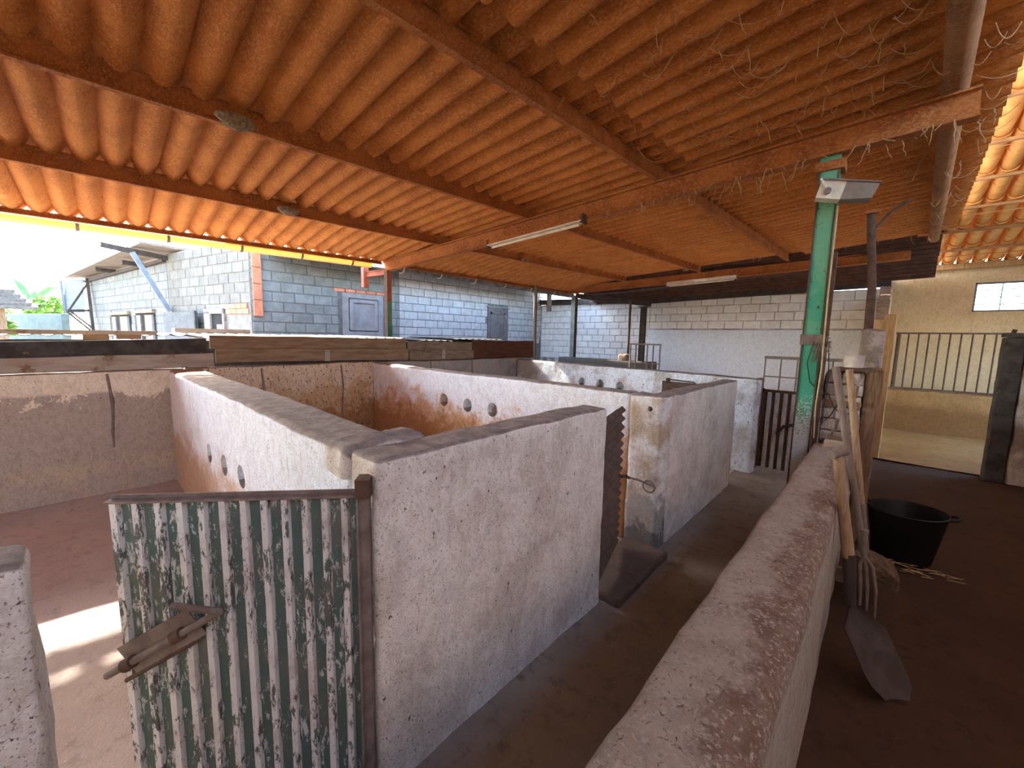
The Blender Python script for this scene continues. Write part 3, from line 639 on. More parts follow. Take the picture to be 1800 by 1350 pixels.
# fluorescent battens
def batten(label, p, q, mats, loc):
    t = thing('strip_light', label, 'light fixture', loc, group='strip lights'); p = Vector(p); q = Vector(q); d = (q-p).normalized()
    m = MB(); m.prof([(-.05, 0), (.05, 0), (.035, .06), (-.035, .06)], p, q); obj('housing', m, mats[0], t)
    m = MB(); m.prof([(-.056, -.012), (.056, -.012), (.056, .0), (-.056, .0)], p, q); obj('reflector', m, mats[1], t)
    for e in (p, q):
        m = MB(); m.prof([(-.058, -.03), (.058, -.03), (.04, .07), (-.04, .07)], e-d*.012, e+d*.012); obj('end_cap', m, mats[2], t)
    m = MB(); m.tube([p+d*.05+Vector((0, 0, -.03)), q-d*.05+Vector((0, 0, -.03))], .016, 10); obj('tube', m, mats[1], t, True)
batten('dusty strip light fixed under the near rafter', (-3.96, 3.79, 2.80), (-2.50, 3.79, 2.865), (M['steel_dust'], M['pale_metal'], M['rust']), (-3.2, 3.79, 2.8))
batten('cream strip light hanging under the far rafter', (-3.90, 9.55, 2.905), (-2.44, 9.68, 2.965), (M['pale_metal'], M['pale_metal'], M['grey_metal']), (-3.2, 9.6, 2.9))

# flood lamp on the green post
fl = thing('flood_lamp', 'cream and grey box lamp clamped high on the green post', 'lamp', (-.42, 3.80, 2.62))
Mx = Matrix.Translation((-.42, 3.80, 2.715)) @ Matrix.Scale(.86, 4) @ Matrix.Rotation(math.radians(14), 4, 'Y') @ Matrix.Rotation(math.radians(10), 4, 'Z')
m = MB(); m.box(-.05, .12, -.07, .07, -.075, .065, 0, Mx); fh = obj('housing', m, M['pale_metal'], fl)
m = MB(); m.add([Mx @ Vector(p) for p in ((.12,-.07,-.075),(.12,.07,-.075),(.12,.07,.065),(.12,-.07,.065),(.32,-.085,-.05),(.32,.085,-.05),(.335,.085,.06),(.335,-.085,.06))], ((0,3,2,1),(4,5,6,7),(0,1,5,4),(1,2,6,5),(2,3,7,6),(3,0,4,7))); obj('hood', m, M['grey_metal'], fl)
m = MB(); m.box(-.055, .34, -.09, .09, .066, .076, 0, Mx); obj('lid', m, M['rust_dusty'], fl)
m = MB(); m.bar(Mx @ Vector((-.06, -.085, .07)), Mx @ Vector((.02, -.085, -.02)), .012, .028, (0, 1, 0)); obj('bracket', m, M['pale_metal'], fh)
m = MB(); m.tube([Mx @ Vector((.015, -.07, -.02)), Mx @ Vector((.015, -.105, -.02))], .022, 12); obj('clamp_bolt', m, M['rust_dusty'], fh, True)
m = MB(); m.box(-.435, -.40, 3.84, 3.92, 2.69, 2.76); obj('stem', m, M['rust'], fl)

# ================================================================== PENS
def PW(name, mb, mat, label, cat='wall', holes=None):
    o = obj(name, mb, mat, None, True); tag(o, label, cat)
    if holes:
        cut(o, [(Vector(a), Vector(b), r) for a, b, r in holes])
    return o
PW('pen_front_wall', rough(-1.31, -1.13, .60, 2.05, 0, 1.205, .045, .007, .02, seed=21), M['pen_front'], 'large grimy whitewashed front wall right of the green gate')
obj('crumbled_corner', rough(-1.50, -1.30, .585, .93, 1.10, 1.222, .03, .016, .05, freq=9, seed=71), M['pen_front'], bpy.data.objects['pen_front_wall'], True)
PW('pen_front_wall', rough(-1.30, -1.13, 3.045, 4.87, 0, 1.185, .05, .007, .02, seed=22), M['pen_front'], 'grimy whitewashed front wall of the farther pen')
PW('pen_front_wall', rough(-1.27, -1.115, -8.1, -.10, 0, 1.17, .05, .008, .025, seed=23), M['pen_front'], 'whitewashed wall end in the lower left corner')
PW('pen_partition', rough(-5.42, -1.312, .60, .875, 0, 1.195, .05, .008, .035, seed=24), M['pen_in'], 'thick whitewashed partition behind the green gate, three holes near its foot', holes=[((x, .4, z), (x, .80, z), .072) for x, z in ((-3.62, .69), (-3.17, .705), (-2.75, .735))])
PW('pen_partition', rough(-5.42, -1.402, 2.87, 3.043, 0, 1.19, .05, .007, .025, seed=25), M['pen_orange'], 'white partition with three round holes above an orange lower part', holes=[((x, 2.6, z), (x, 3.0, z), .075) for x, z in ((-3.74, .85), (-3.32, .84), (-2.925, .845))])
PW('white_pillar', rough(-1.40, -1.13, 2.86, 3.043, 0, 1.19, .04, .009, .03, seed=72), M['pillar'], 'whitewashed pillar end with brown streaks beside the rusty gate', 'pillar', holes=[((-1.23, 2.80, 1.09), (-1.23, 2.92, 1.09), .018)])
ang = math.atan2(.50, -4.34); dirw = Vector((math.cos(ang), math.sin(ang), 0)); nrm = Vector((-dirw.y, dirw.x, 0)); nrm = nrm if nrm.y > 0 else -nrm
def xf3(p): q = Vector((-1.06, 5.47, 0)) + dirw*p.x + nrm*p.y; q.z = p.z; return q
hs = []
for x in (-3.72, -3.34, -2.96):
    y = 5.47 + (-1.06-x)*.50/4.34; hs.append(((x, y-.4, .875), (x, y+.125, .875), .07))
PW('pen_partition', rough(0, 4.36, 0, .17, 0, 1.165, .05, .007, .025, seed=26, xf=xf3), M['pen_blue'], 'mottled white partition farthest away with three dark holes', holes=hs)
PW('pen_back_wall', rough(-5.62, -5.425, -8.1, .74, 0, 1.19, .06, .008, .02, seed=27), M['back_wall'], 'back wall of the left pen with cream render peeling to mud')
PW('pen_back_wall', rough(-5.62, -5.425, .745, 2.95, 0, 1.20, .06, .008, .02, seed=28), M['back_orange'], 'ochre back wall of the middle pen')
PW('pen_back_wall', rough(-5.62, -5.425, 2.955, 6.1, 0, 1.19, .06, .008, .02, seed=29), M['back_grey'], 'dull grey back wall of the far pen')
for wn_, ys in (('pen_back_wall', (-1.6, .16)), ('pen_back_wall.001', (1.46, 2.42)), ('pen_back_wall.002', (3.9, 4.8))):
    for y in ys:
        m = MB(); m.tube([(-5.424, y+.01*math.sin(z*9), z) for z in (.45, .6, .75, .9, 1.05, 1.17)], [.006, .012, .010, .016, .012, .010], 6); obj('joint', m, M['rust_dusty'], bpy.data.objects[wn_], True)
PW('threshold_step', rough(-1.36, -1.02, 2.08, 2.84, 0, .05, .05, .012, .02, seed=30), M['floor_step'], 'worn earth step between the rusty gate and the white pillar', 'step')
PW('low_wall', rough(-.338, -.092, -8.1, 3.90, -.01, .832, .045, .007, .045, freq=3, seed=31), M['low_wall'], 'long low concrete wall with a rounded reddish top in the foreground')
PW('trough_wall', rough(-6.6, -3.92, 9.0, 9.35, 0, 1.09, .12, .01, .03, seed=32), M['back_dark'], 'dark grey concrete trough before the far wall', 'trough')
# rubble pier at the end of the low wall
pier = thing('rubble_pier', 'rough whitewashed rubble pier beside the green post', 'pillar', (-.2, 4.15, 0))
obj('core', rough(-.318, -.08, 4.0, 4.32, 0, 1.40, .05, .014, .04, freq=6, seed=33), M['rubble'], pier, True)
rs = random.Random(3)
for r in range(6):
    z = .84 + r*.093; x = -.312
    while x < -.10:
        ww = rs.uniform(.07, .13); m = rough(x, min(x+ww, -.075)-.008, 3.975, 4.03, z, z+.085, .03, .006, .02, freq=12, seed=rs.randint(1, 999)); obj('stone', m, M['rubble'], pier, True); x += ww
m = MB(); m.box(-.312, -.08, 3.955, 4.0, 1.13, 1.165); obj('lacing_timber', m, M['wood_post'], pier)
obj('upper_block', rough(-.14, .0, 4.36, 4.62, 1.0, 1.72, .05, .016, .03, freq=7, seed=36), M['rubble'], pier, True)
m = MB(); m.box(-.235, -.045, 3.93, 4.05, 1.40, 1.425); sh = T('bracket_shelf', m, M['rust'], 'small dark shelf on the rubble pier', 'shelf')
m = MB(); m.lathe([(0, 0), (.058, 0), (.062, .02), (.065, .085), (.07, .09), (.06, .092), (.055, .02), (0, .018)], (-.155, 3.985, 1.426), 20)
T('tin_pot', m, M['pot'], 'chipped white tin on the shelf of the rubble pier', 'tin', smooth=True)
jw = rough(-.075, .02, 4.02, 4.30, -.01, 1.42, .06, .008, .015, seed=37); tag(obj('timber_jamb', jw, M['wood_post'], None, True), 'dark timber upright at the right of the rubble pier', 'post')
jw = rough(-.03, .10, 7.58, 7.74, 0, 2.02, .06, .010, .02, seed=38); tag(obj('timber_jamb', jw, M['wood_gold'], None, True), 'pale golden timber doorpost left of the barred rail', 'post')
dj = thing('dark_doorpost', 'blackish square doorpost right of the barred rail', 'post', (1.10, 7.40, 0))
obj('shaft', rough(1.03, 1.19, 7.32, 7.50, 0, 1.72, .07, .008, .015, seed=39), M['wood_black'], dj, True)
dcap = obj('cap', rough(1.02, 1.18, 7.31, 7.5, 1.72, 1.77, .05, .008, .02, seed=40), M['wood_black'], dj, True)
m = MB(); m.tube([(1.09, 7.36, 1.77), (1.10, 7.36, 1.81)], .02, 10); obj('hinge_pin', m, M['rust'], dcap, True)

# ---- gates
def rot_thing(name, label, cat, loc, ang): return thing(name, label, cat, loc, ang)
GL = .735; hx, hy = -1.148, .588; gdir = Vector((-.647, -.762)); ga = math.atan2(gdir.y, gdir.x)
g1 = rot_thing('pen_gate', 'corrugated metal gate with flaking green and white paint', 'gate', (hx, hy, .05), ga)
def ribbed(m, x0, x1, n, z0, z1, depth=.018, frac=.40, rows_=8):
    per = (x1-x0)/n; prof = []
    for k in range(n):
        a = x0+k*per; v = per*(1-frac)
        prof += [(a, 0), (a+v*.86, 0), (a+v*.86+per*.06, depth), (a+v*.86+per*(.06+frac*.72), depth)]
    prof.append((x1, 0)); pts = []; fs = []; mi = []
    for r in range(rows_+1):
        z = z0+(z1-z0)*r/rows_
        for (x, d) in prof: pts.append((x, d+.002*noise.noise(Vector((x*8, z*3, 1))), z))
    n2 = len(prof)
    for r in range(rows_):
        for i in range(n2-1): fs.append((r*n2+i, r*n2+i+1, (r+1)*n2+i+1, (r+1)*n2+i)); mi.append(0 if i % 4 == 0 else 1)
    b = len(m.v); m.v += pts; m.f += [tuple(q+b for q in f) for f in fs]; m.m += mi
    b = len(m.v); m.v += [(x, y-.004, z) for x, y, z in pts]; m.f += [tuple(q+b for q in f)[::-1] for f in fs]; m.m += mi
m = MB(); ribbed(m, .03, GL, 12, .0, 1.045); obj('corrugated_sheet', m, [M['gate_green'], M['gate_white']], g1, local=True)
m = MB(); m.box(.0, GL+.005, -.012, .022, 1.045, 1.051); m.box(0, GL+.005, -.012, -.006, 1.051, 1.062); obj('top_rail', m, M['rust_dusty'], g1, local=True)
m = MB(); m.box(0, .03, -.02, .015, -.02, 1.06); m.box(.028, .034, .0, .03, -.02, 1.05); hst = obj('hinge_stile', m, M['rust_dusty'], g1, local=True)
m = MB(); m.box(-.008, .035, -.025, .035, 1.045, 1.105); obj('hinge_bracket', m, M['rust'], hst, local=True)
m = MB(); m.box(.02, GL, -.02, .0, .0, .03); obj('bottom_rail', m, M['rust_dusty'], g1, local=True)
# bolt: plate, two staples, sliding bar with bent handle (x runs from the hinge to the free end)
m = MB(); bd = Vector((.87, 0, -.50)).normalized(); c0 = Vector((.60, .024, .615)); m.bar(c0-bd*.10, c0+bd*.13, .10, .006, (0, 1, 0)); bp = obj('bolt_plate', m, M['rust_dusty'], g1, local=True)
m = MB(); pb = [c0+Vector((0, .03, 0))-bd*.20, c0+Vector((0, .03, 0))+bd*.17]; m.tube([pb[0], pb[1]], .011, 12); m.tube([pb[0]+Vector((0, .0, .0)), pb[0]+Vector((.02, .01, .012)), pb[0]+Vector((.11, .035, .05))], .010, 12)
sbar = obj('slide_bolt', m, M['rust_dusty'], bp, True, local=True)
for f in (-.06, .10):
    m = MB(); q = c0+bd*f+Vector((0, .03, 0)); m.tube([q-bd*.014, q+bd*.014], .019, 12); obj('staple', m, M['rust'], bp, True, local=True)
m = MB(); m.tube([c0+Vector((-.03, .0, -.045))-bd*.06, c0+Vector((.0, .0, -.06))+bd*.14], .007, 8); obj('guide_rod', m, M['rust'], bp, True, local=True)

# rusty gate with level ribs
gd2 = Vector((-.28, .96)).normalized(); g2 = rot_thing('rusty_gate', 'brown rusted corrugated gate edge behind the big front wall', 'gate', (-1.165, 2.07, .085), math.atan2(gd2.y, gd2.x))
m = MB(); pts = []; fs = []; nz = 144; nx = 4
for k in range(nz+1):
    z = 1.035*k/nz
    for i in range(nx+1): pts.append((.6*i/nx, -.013*math.sin(2*math.pi*z/.062), z))
for k in range(nz):
    for i in range(nx): fs.append((k*(nx+1)+i, k*(nx+1)+i+1, (k+1)*(nx+1)+i+1, (k+1)*(nx+1)+i))
m.add(pts, fs); m.add([(x, y+.005, z) for x, y, z in pts], [f[::-1] for f in fs]); obj('corrugated_sheet', m, M['rust_sheet'], g2, True, local=True)
m = MB(); m.box(.0, .6, .018, .05, .97, 1.01); m.box(0, .6, .018, .05, .05, .09); m.box(.0, .03, .018, .05, .05, 1.01); obj('frame', m, M['rust_sheet'], g2, local=True)
m = MB(); m.tube([(.55, -.02, .53), (.60, -.04, .52), (.66, -.05, .49)], .011, 8); obj('latch_arm', m, M['rust'], g2, True, local=True)
lr = thing('latch_ring', 'iron latch rod and ring on the white pillar', 'latch', (-1.21, 2.85, .50))
m = MB(); m.tube([(-1.345, 2.80, .545), (-1.27, 2.83, .535), (-1.17, 2.845, .515), (-1.145, 2.845, .50)], .008, 8); obj('rod', m, M['rust_dusty'], lr, True)
m = MB(); m.tube([(-1.20+.045*math.cos(a), 2.848, .50+.045*math.sin(a)) for a in [i*math.pi/9 for i in range(19)]], .006, 8, caps=False); obj('ring', m, M['rust_dusty'], lr, True)
# galvanised gate closing the lane
g3 = thing('lane_gate', 'grey galvanised gate with a bar grille closing the lane', 'gate', (-1.04, 5.80, .03))
m = MB(); ribbed(m, 0, .75, 9, 0, .96, .02, .5, 4); m.v = [(x, -y, z) for x, y, z in m.v]; obj('corrugated_sheet', m, [M['rust_sheet'], M['galv']], g3, local=True)
m = MB(); m.box(-.03, .0, -.02, .02, 0, 1.0); m.box(.75, .78, -.02, .02, 0, 1.0); m.box(-.03, .78, -.02, .02, .96, .99); obj('frame', m, M['rust'], g3, local=True)
for k in range(5):
    m = MB(); x = -.02+.165*k; m.tube([(x, 0, .98), (x, 0, 1.38)], .008, 8); obj('bar', m, M['rust_dusty'], g3, True, local=True)
m = MB(); m.box(-.03, .78, -.02, .02, 1.37, 1.405); m.box(-.03, .78, -.006, .006, 1.145, 1.16); obj('grille_rail', m, M['rust_dusty'], g3, local=True)
m = MB(); m.tube([(.18, -.05, .45), (.24, -.06, .56), (.36, -.05, .60)], .018, 8); obj('latch_handle', m, M['steel_dark'], g3, True, local=True)
m = rough(-1.115, -1.06, 5.72, 5.82, 0, 1.16, .06, .004, .01, seed=44); tag(obj('gate_jamb', m, M['wood_post'], None, True), 'dark wooden jamb left of the galvanised lane gate', 'post')
# brown gate leaf showing above the farther front wall
g4 = thing('inner_gate', 'brown gate top with an iron bolt inside the far pen', 'gate', (-1.75, 4.72, .06))
m = MB(); m.box(-.15, .25, -.015, .015, 0, 1.06); obj('leaf', m, M['rust_sheet'], g4, local=True)
m = MB(); m.tube([(-.06, -.03, 1.085), (.22, -.03, 1.075), (.24, -.03, 1.05)], .008, 8); m.box(-.10, -.06, -.03, .0, 1.04, 1.10); obj('bolt', m, M['steel_dark'], g4, local=True)
# pipe frame by the trough
fg = thing('pipe_frame', 'rusty pipe gate frame standing at the end of the trough', 'frame', (-4.1, 8.9, .2))
for x in (-4.42, -4.28, -4.0, -3.86, -3.70): m = MB(); m.tube([(x, 8.93, -.01), (x, 8.93, 1.50)], .017, 8); obj('upright', m, M['rust_dusty'], fg, True)
for z, q in ((1.50, .017), (1.06, .012)):
    m = MB(); m.tube([(-4.44, 8.93, z), (-3.68, 8.93, z)], q, 8); obj('rail', m, M['rust_dusty'], fg, True)
m = rough(-4.83, -4.55, 9.05, 9.30, 1.09, 1.25, .05, .02, .07, seed=45); T('lumpy_sack', m, M['wood_grey'], 'small lumpy grey sack lying on the trough', 'sack', smooth=True)

# rail in the straw-floored room
rl = thing('barred_rail', 'rusty barred feed rail before the beige wall', 'railing', (.8, 10.6, .78))
for z, s_ in ((1.83, .03), (.80, .022)):
    m = MB(); m.box(.16, 1.55, 10.6-s_/2, 10.6+s_/2, z-s_/2, z+s_/2); obj('rail', m, M['rust'], rl)
for k in range(11):
    m = MB(); x = .20+.133*k; m.tube([(x+.0, 10.6, .80), (x, 10.6, 1.83)], .012 if k else .03, 8); obj('bar', m, M['rust'], rl, True)
m = rough(.05, 2.33, 10.45, 10.85, 0, .78, .08, .015, .05, seed=46); tag(obj('feed_manger', m, M['beige'] if False else plaster('mud_stained_render', (.34,.19,.075), (.24,.125,.045), (.30,.17,.07), stain=[((.22,.11,.04), .5, .1, 4.0, .4)]), None, True), 'mud-brown feed manger under the barred rail', 'manger')

# ---- boards and sheets on top of the back wall
def plank(y0, y1, z0, z1, mat, label, x=-5.53, th=.03, tilt=0.0, z0b=None, z1b=None):
    n = 10; m = MB(); v = []; rs_ = random.Random(int(y0*91+z0*37)); z0b = z0 if z0b is None else z0b; z1b = z1 if z1b is None else z1b
    for i in range(n+1):
        f = i/n; y = y0+(y1-y0)*f; a = z0+(z0b-z0)*f+rs_.uniform(-.004, .004); b = z1+(z1b-z1)*f+rs_.uniform(-.004, .004); dx = tilt*math.sin(f*3)
        v += [(x+dx, y, a), (x+th+dx, y, a), (x+th+dx-.004, y, b), (x+dx, y, b)]
    fs = [(4*i+k, 4*i+(k+1) % 4, 4*i+4+(k+1) % 4, 4*i+4+k) for i in range(n) for k in range(4)] + [(0,1,2,3), tuple(range(4*n, 4*n+4))[::-1]]
    m.add(v, fs); return T('plank', m, mat, label, 'board', 'boards along the top of the pen back wall')
plank(-3.3, .95, 1.24, 1.36, M['wood_black'], 'long black mouldy board at the far left', z0b=1.31, z1b=1.52)
plank(-3.3, 1.00, 1.185, 1.295, M['wood_pale'], 'bleached pale board below the black mouldy board', z0b=1.20, z1b=1.35, x=-5.499)
plank(.98, 3.48, 1.405, 1.555, M['wood_tan'], 'upper tan board left of the eave post', z0b=1.39, z1b=1.54)
plank(1.02, 3.50, 1.25, 1.40, M['wood_tan'], 'lower tan board left of the eave post', z0b=1.215, z1b=1.385, x=-5.499)
plank(3.52, 4.86, 1.36, 1.505, M['wood_grey'], 'upper grey-brown board right of the tan boards', z1b=1.49)
plank(3.53, 4.87, 1.20, 1.355, M['wood_grey'], 'lower grey-brown board right of the tan boards', x=-5.499)
plank(4.89, 6.62, 1.195, 1.525, M['wood_red'], 'wide dark red-brown board at the right end', x=-5.54, z1b=1.53, z0b=1.17)
for k, (y, z, hh, l) in enumerate(((2.24, 1.23, .15, 'small upright cleat on the lower tan board'), (4.18, 1.21, .16, 'small upright cleat on the lower grey-brown board'))):
    m = MB(); m.bar((-5.475, y, z), (-5.475, y+.01, z+hh), .07, .03, (1, 0, 0)); T('wood_cleat', m, M['wood_pale'], l, 'cleat')
m = MB(); m.tube([(-5.47, 3.88, 1.50), (-5.46, 3.80, 1.40), (-5.46, 3.76, 1.30)], .004, 6); T('wire_tie', m, M['rust'], 'bent wire hanging over the grey-brown boards', 'wire')
S('wall_yard', rough(-7.25, -7.05, -3.4, 6.4, 0, 1.46, .3, .01, .02, seed=50), M['mortar'], 'low yard wall carrying the loose roof sheets', True)
def loose(y0, nw, L, x, z, rz, mat, label, amp=.03, tilt=0.0):
    m = sheet_mesh(L, nw, int(y0*7)+100, [mat, mat], .15, amp, .008, 4, 8)
    o = bpy.data.objects.new('loose_roof_sheet', m); COL.objects.link(o); o.location = (x, y0, z); o.rotation_euler = (tilt, .012, rz); return tag(o, label, 'roof sheet', 'loose sheets over the yard wall')
loose(-3.2, 14, 1.0, -7.32, 1.49, 0, M['sheet_top'], 'pale loose sheet lying over the black board', tilt=.010)
loose(-1.05, 13, 1.0, -7.30, 1.515, .0, M['sheet_top'], 'pale loose sheet reaching up to the tan boards', tilt=.010)
loose(.92, 17, 1.72, -7.30, 1.525, 0, M['sheet_top'], 'pale loose sheet behind the tan boards', tilt=.006)
loose(3.55, 13, 1.70, -7.26, 1.50, 0, M['wood_black'], 'lowest black loose sheet right of the eave post', amp=.012)
loose(3.75, 16, 1.70, -7.30, 1.525, .02, M['wood_black'], 'middle black loose sheet right of the eave post', amp=.012)
loose(4.55, 8, 1.5, -7.1, 1.552, -.03, M['wood_black'], 'topmost black loose sheet right of the eave post', amp=.012)
m = MB(); m.bar((-6.32, -3.2, 1.535), (-6.30, .62, 1.56), .05, .045); T('long_batten', m, M['wood_pale'], 'long pale batten lying above the black board', 'batten')
for k, (y, l) in enumerate(((.02, 'short block propping the long batten'), (.28, 'second short block propping the long batten'))):
    m = MB(); m.box(-6.36, -6.28, y, y+.2, 1.48 + .01*k, 1.54); T('wood_block', m, M['wood_tan'], l, 'block')
m = MB(); m.box(-7.9, -7.6, .95, 1.9, 1.55, 1.63); T('roof_slab', m, M['wood_pale'], 'pale slab standing behind the loose sheets', 'slab')

# ---- nests and webs
def nest(x, y, z, s_, label, seed):
    m = MB(); v = []; n = 20; k = 9
    for i in range(k+1):
        th = math.pi*.5*i/k + math.pi*.5
        for j in range(n):
            a = 2*math.pi*j/n; p = Vector((math.sin(th)*math.cos(a), math.sin(th)*math.sin(a)*1.35, math.cos(th)*.8)); p *= s_*(1+.18*noise.noise(p*3+Vector((seed,)*3))+.1*noise.noise(p*9+Vector((seed,)*3))); v.append(Vector((x, y, z))+p)
    fs = [(i*n+j, i*n+(j+1) % n, (i+1)*n+(j+1) % n, (i+1)*n+j) for i in range(k) for j in range(n)] + [tuple(range(n))]
    m.add(v, fs); t = thing('bird_nest', label, 'nest', (x, y, z), group='bird nests'); obj('mud_cup', m, M['nest'], t, True)
    r = random.Random(seed); m = MB()
    for q in range(14):
        a = r.uniform(0, 6.28); p = Vector((x+s_*.8*math.cos(a), y+s_*1.1*math.sin(a), z-s_*r.uniform(.1, .6))); m.tube([p, p+Vector((r.uniform(-.03, .03), r.uniform(-.05, .05), r.uniform(-.05, .02)))], .0018, 4)
    tag(obj('straw_ends', m, M['straw'], t), kind='stuff')
nest(-3.39, .83, 3.045, .085, 'large mud nest stuck to the third purlin', 3)
nest(-5.17, 1.74, 3.015, .085, 'smaller mud nest stuck to the second purlin', 5)
nest(-5.0, 5.70, 3.03, .06, 'pale nest on the second purlin past the near rafter', 8)
nest(-3.2, 8.8, 3.12, .06, 'little pale nest on the third purlin near the far rafter', 9)
r = random.Random(11); m = MB()
def strand(p, L, sway, rad=.003):
    pts = []; q = Vector(p)
    for k in range(6): pts.append(q + Vector((sway[0]*k/5+r.uniform(-.006, .006), sway[1]*k/5+r.uniform(-.006, .006), -L*k/5)))
    m.tube(pts, [rad*(1.3-.15*k) for k in range(6)], 4)
for k in range(230):
    x = r.uniform(-2.4, .42); y = r.choice([3.86, 3.98]) if k % 3 == 0 else r.uniform(1.6, 9.3)
    z = zr(x, y)-.17 if y in (3.86, 3.98) else zr(x, y)+.09
    strand((x, y, z), r.uniform(.03, .16), (r.uniform(-.06, .06), r.uniform(-.06, .06)))
for k in range(110):   # drooping loops between two holds
    x = r.uniform(-1.5, .35); y = r.uniform(2.2, 4.1); z = zr(x, y)+.085; a = Vector((x, y, z)); b = a + Vector((r.uniform(-.25, .25), r.uniform(-.2, .2), 0)); dr = r.uniform(.02, .09)
    m.tube([a.lerp(b, i/6) - Vector((0, 0, dr*4*(i/6)*(1-i/6))) for i in range(7)], .0022, 4)
for k in range(26):
    a = Vector((.28+r.uniform(-.05, .15), r.uniform(3.6, 8), 3.2)); b = a+Vector((r.uniform(.05, .2), r.uniform(-.3, .3), r.uniform(-.05, .05))); m.tube([a.lerp(b, i/5)-Vector((0, 0, .06*4*(i/5)*(1-i/5))) for i in range(6)], .002, 4)
tag(obj('cobweb_strands', m, M['web'], None), 'dusty cobweb strands hanging from the orange roof', 'cobweb', kind='stuff')

# ---- cables on the post and switch box
m = MB(); m.tube([(-.345, 3.90, 2.62), (-.345, 3.89, 2.0), (-.335, 3.89, 1.4), (-.345, 3.885, 1.1), (-.335, 3.88, .86)], .0055, 8); T('cream_conduit', m, M['cable_cream'], 'thin cream conduit running down the green post', 'conduit', smooth=True)
m = MB(); m.tube([(-.40, 3.905, 1.62), (-.43, 3.90, 1.45), (-.40, 3.905, 1.30), (-.36, 3.92, 1.25)], .004, 6); T('loose_cable', m, M['cable'], 'black cable looping over the green post', 'cable', smooth=True)
m = MB(); m.tube([(-.31, 3.92, 1.62), (-.29, 3.935, 1.35), (-.30, 3.935, 1.1), (-.295, 3.935, .98), (-.25, 3.93, 1.05), (-.20, 3.93, 1.18)], .004, 6); T('hanging_cable', m, M['cable'], 'black cable hanging on the rubble pier', 'cable', smooth=True)
m = MB(); m.tube([(-.275, 3.94, 1.20), (-.23, 3.94, 1.10), (-.16, 3.94, 1.06), (-.10, 3.94, 1.12)], .004, 6); m.tube([(-.10, 3.945, 1.10), (-.085, 3.945, 1.0), (-.10, 3.945, .9)], .004, 6); T('wall_cable', m, M['cable'], 'thin black cable sagging across the rubble stones', 'cable', smooth=True)
r = random.Random(4); m = MB()
for k in range(18):
    c = Vector((-.36+r.uniform(-.035, .04), 3.90, 1.58+r.uniform(-.09, .05))); m.tube([c+Vector((r.uniform(-.035, .035), r.uniform(-.015, .015), r.uniform(-.06, .06))) for _ in range(5)], .003, 4)
tag(obj('twine_tangle', m, M['rust_dusty'], None), 'tangled twine knotted around the green post', 'twine')
sx = thing('switch_box', 'cream plastic switch box lying on the end of the low wall', 'box', (-.20, 3.80, .835))
m = MB(); m.box(-.07, .07, -.05, .05, 0, .012); obj('base', m, M['pale_metal'], sx, local=True)
m = MB(); m.box(-.06, .06, -.052, .05, .012, .04); obj('cover', m, M['pale_metal'], sx, local=True)
m = MB(); m.box(-.05, .05, .04, .056, .04, .075); obj('gland', m, M['grey_metal'], sx, local=True)

# ---- tools
def shovel(name, label, top, foot, blade_rot, mats, knob=True, bl=.27, bw=.20):
    pass
t1 = thing('shovel', 'short shovel with a knobbed wooden handle against the low wall', 'shovel', (.05, 2.55, 0))
top = Vector((-.112, 2.44, 1.07)); mid = Vector((-.028, 2.50, .56)); soc = Vector((.002, 2.52, .31))
m = MB(); m.tube([top, top.lerp(mid, .5)+Vector((0, 0, 0)), mid], [.020, .024, .026], 12); hd = obj('handle', m, M['handle'], t1, True)
m = MB(); m.tube([top+Vector((-.022, -.03, .0)), top+Vector((.022, .03, .022))], [.022, .026], 12); obj('grip', m, M['handle_grey'], hd, True)
m = MB(); m.tube([mid+Vector((0, 0, .02)), soc], [.028, .022], 12); obj('socket', m, M['blade'], t1, True)
m = MB(); n = 10; v = []
bx = Vector((.60, .62, -.04)).normalized(); tip = Vector((.185, 2.38, .015)); bd_ = (tip-soc); 
for i in range(9):
    f = i/8; c_ = soc + bd_*f; wd = .105*(min(1, f*3+.25))*(1 if f < .75 else 1-.45*((f-.75)/.25)**2)
    for j in range(n+1):
        s_ = -1+2*j/n; v.append(c_ + bx*(wd*s_) + Vector((.25, -.35, .25))*(.07*(s_*s_)*(1-.3*f)))
fs = [(i*(n+1)+j, i*(n+1)+j+1, (i+1)*(n+1)+j+1, (i+1)*(n+1)+j) for i in range(8) for j in range(n)]
m.add(v, fs); m.add([p+Vector((-.002, .003, -.003)) for p in v], [f[::-1] for f in fs]); obj('blade', m, M['blade'], t1, True)
t2 = thing('pitchfork', 'long grey-handled fork leaning behind the short shovel', 'fork', (.08, 3.1, 0))
a = Vector((-.196, 3.05, 1.465)); b = Vector((.02, 3.03, .43)); m = MB(); m.tube([a, a.lerp(b, .5), b], [.019, .020, .018], 12); obj('handle', m, M['handle_grey'], t2, True)
m = MB(); m.tube([b+Vector((0, 0, .10)), b, b+Vector((.015, 0, -.06))], [.022, .02, .014], 10); obj('ferrule', m, M['rust_dusty'], t2, True)
for k, ox in enumerate((-.05, .0, .06)):
    m = MB(); p = b+Vector((.015, 0, -.06)); m.tube([p, p+Vector((ox*.5+.01, 0, -.05)), p+Vector((ox*.6+.03, -.01, -.18)), p+Vector((ox*.6+.04, -.02, -.34))], [.011, .010, .009, .005], 8); obj('tine', m, M['rust_dusty'], t2, True)
t3 = thing('dung_shovel', 'long shovel with dried dung on its blade beside the bucket', 'shovel', (.06, 3.4, 0))
a = Vector((-.140, 3.22, 1.445)); b = Vector((.046, 3.30, .25)); m = MB(); m.tube([a, a.lerp(b, .5), a.lerp(b, .72)], [.018, .019, .019], 12); obj('handle', m, M['handle'], t3, True)
